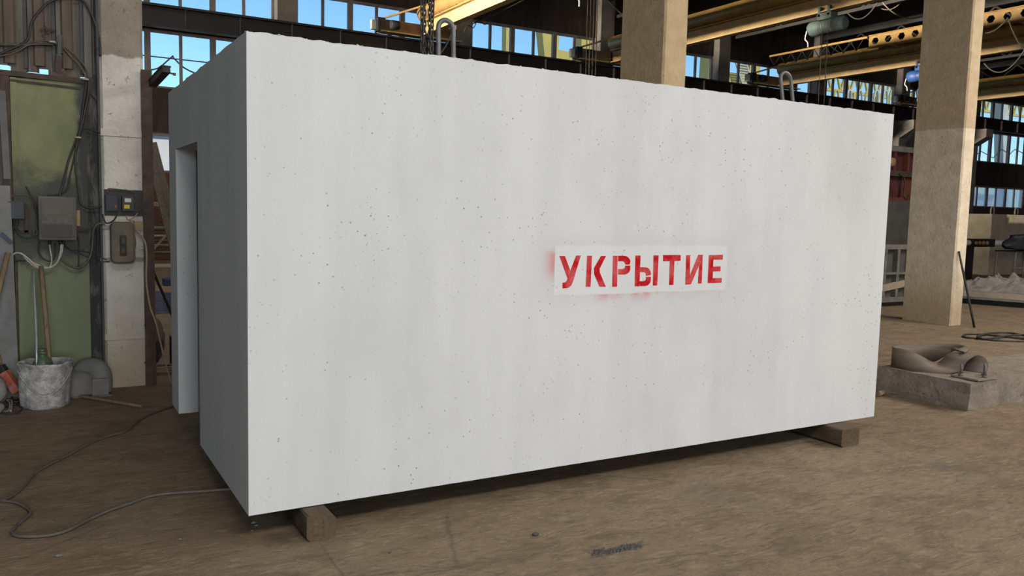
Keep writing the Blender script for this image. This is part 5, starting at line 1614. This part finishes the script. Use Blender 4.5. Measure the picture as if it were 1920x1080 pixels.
# stool with a dark bag
sy = 8.6
s0, s1 = at(1890, 470, sy), at(1940, 470, sy)
z_s = at(1900, 470, sy).z
so = thing('metal_stool', (s0.x + 0.4, sy, 0), 'tubular metal stool carrying the black bag at the right edge', 'stool')
MB().box(s0.x - 0.05, s1.x + 0.05, sy - 0.25, sy + 0.35, z_s - 0.03, z_s).build('seat', 'dark_steel', so, bevel=0.008)
for (x, y, dx) in ((s0.x, sy - 0.22, -0.06), (s1.x, sy - 0.22, 0.06), (s0.x, sy + 0.3, -0.06), (s1.x, sy + 0.3, 0.06)):
    MB().tube([(x, y, z_s - 0.02), (x + dx, y, 0.0)], 0.025, 8).build('leg', 'grey_steel', so)
MB().tube([(s0.x - 0.02, sy - 0.22, z_s * 0.55), (s1.x + 0.02, sy - 0.22, z_s * 0.55)], 0.018, 6).build('stretcher', 'grey_steel', so)
bg = MB()
bx0, bx1 = at(1886, 450, sy).x, at(1960, 450, sy).x
zt_ = at(1900, 440, sy).z
bg.grid(lambda u, v: Vector(((bx0 + bx1) / 2 + (bx1 - bx0) / 2 * math.cos(2 * math.pi * u) * (0.55 + 0.45 * math.sin(math.pi * min(1, v * 1.15 + 0.1))) * (0.02 if v in (0, 1) else 1), sy + 0.05 + 0.26 * math.sin(2 * math.pi * u) * (0.02 if v in (0, 1) else 1), z_s + 0.004 + (zt_ - z_s) * v + 0.05 * noise.noise(Vector((math.cos(2 * math.pi * u) * 2, math.sin(2 * math.pi * u) * 2, v * 3))) * (v > 0.2))), 28, 12, True)
tag(bg.build('black_bag', 'box_blue', None, ((bx0 + bx1) / 2, sy, z_s)), 'black bag sitting on the metal stool at the right edge', 'bag')

# ---- crumbs and pebbles on the floor
spots = [((110, 1044), 0.014), ((210, 936), 0.006), ((476, 982), 0.014), ((481, 986), 0.01), ((225, 1018), 0.007), ((878, 971), 0.006), ((905, 971), 0.006), ((1004, 1004), 0.018), ((731, 1037), 0.008), ((338, 1012), 0.009), ((472, 996), 0.008)]
labs = ['pale chip on the floor at the lower left', 'tiny white crumb inside the floor cable bend', 'larger of two chips beside the near corner of the box', 'smaller of two chips beside the near corner of the box', 'tiny crumb on the floor below the hairpin cable', 'left of two white crumbs before the box shadow', 'right of two white crumbs before the box shadow', 'dark lump of dirt in the middle foreground', 'small dark crumb in the lower foreground', 'small chip on the floor left of the box corner', 'small chip at the floor joint near the box corner']
for i, (((u, v), r), lb) in enumerate(zip(spots, labs)):
    p = fl(u, v)
    rock('floor_chip', tuple(p), r, 'dark_conc' if 'dark' in lb else 'stone', lb, 'chip', (1.3, 0.9, 0.5), i * 3)
# strip of crumbled dirt in the foreground
b = MB()
for i in range(230):
    t = random.random()
    p = fl(1112 + t * 92 + random.gauss(0, 4), 1039 - t * 17 + random.gauss(0, 3))
    s = random.uniform(0.003, 0.009)
    b.add([p + Vector((-s * 2, -s, 0)), p + Vector((s * 2, -s * 0.4, 0)), p + Vector((s * 0.5, s, 0)), p + Vector((random.uniform(-s, s), 0, s * 1.2))], [(0, 1, 3), (1, 2, 3), (2, 0, 3)])
p = fl(1158, 1032)
tag(b.build('dirt_crumbs', 'dark_conc', None, (p.x, p.y, 0)), 'strip of crumbled dark dirt in the middle foreground', 'dirt', kind='stuff')
for o in list(bpy.data.objects):
    if '_base' in o:
        del o['_base']
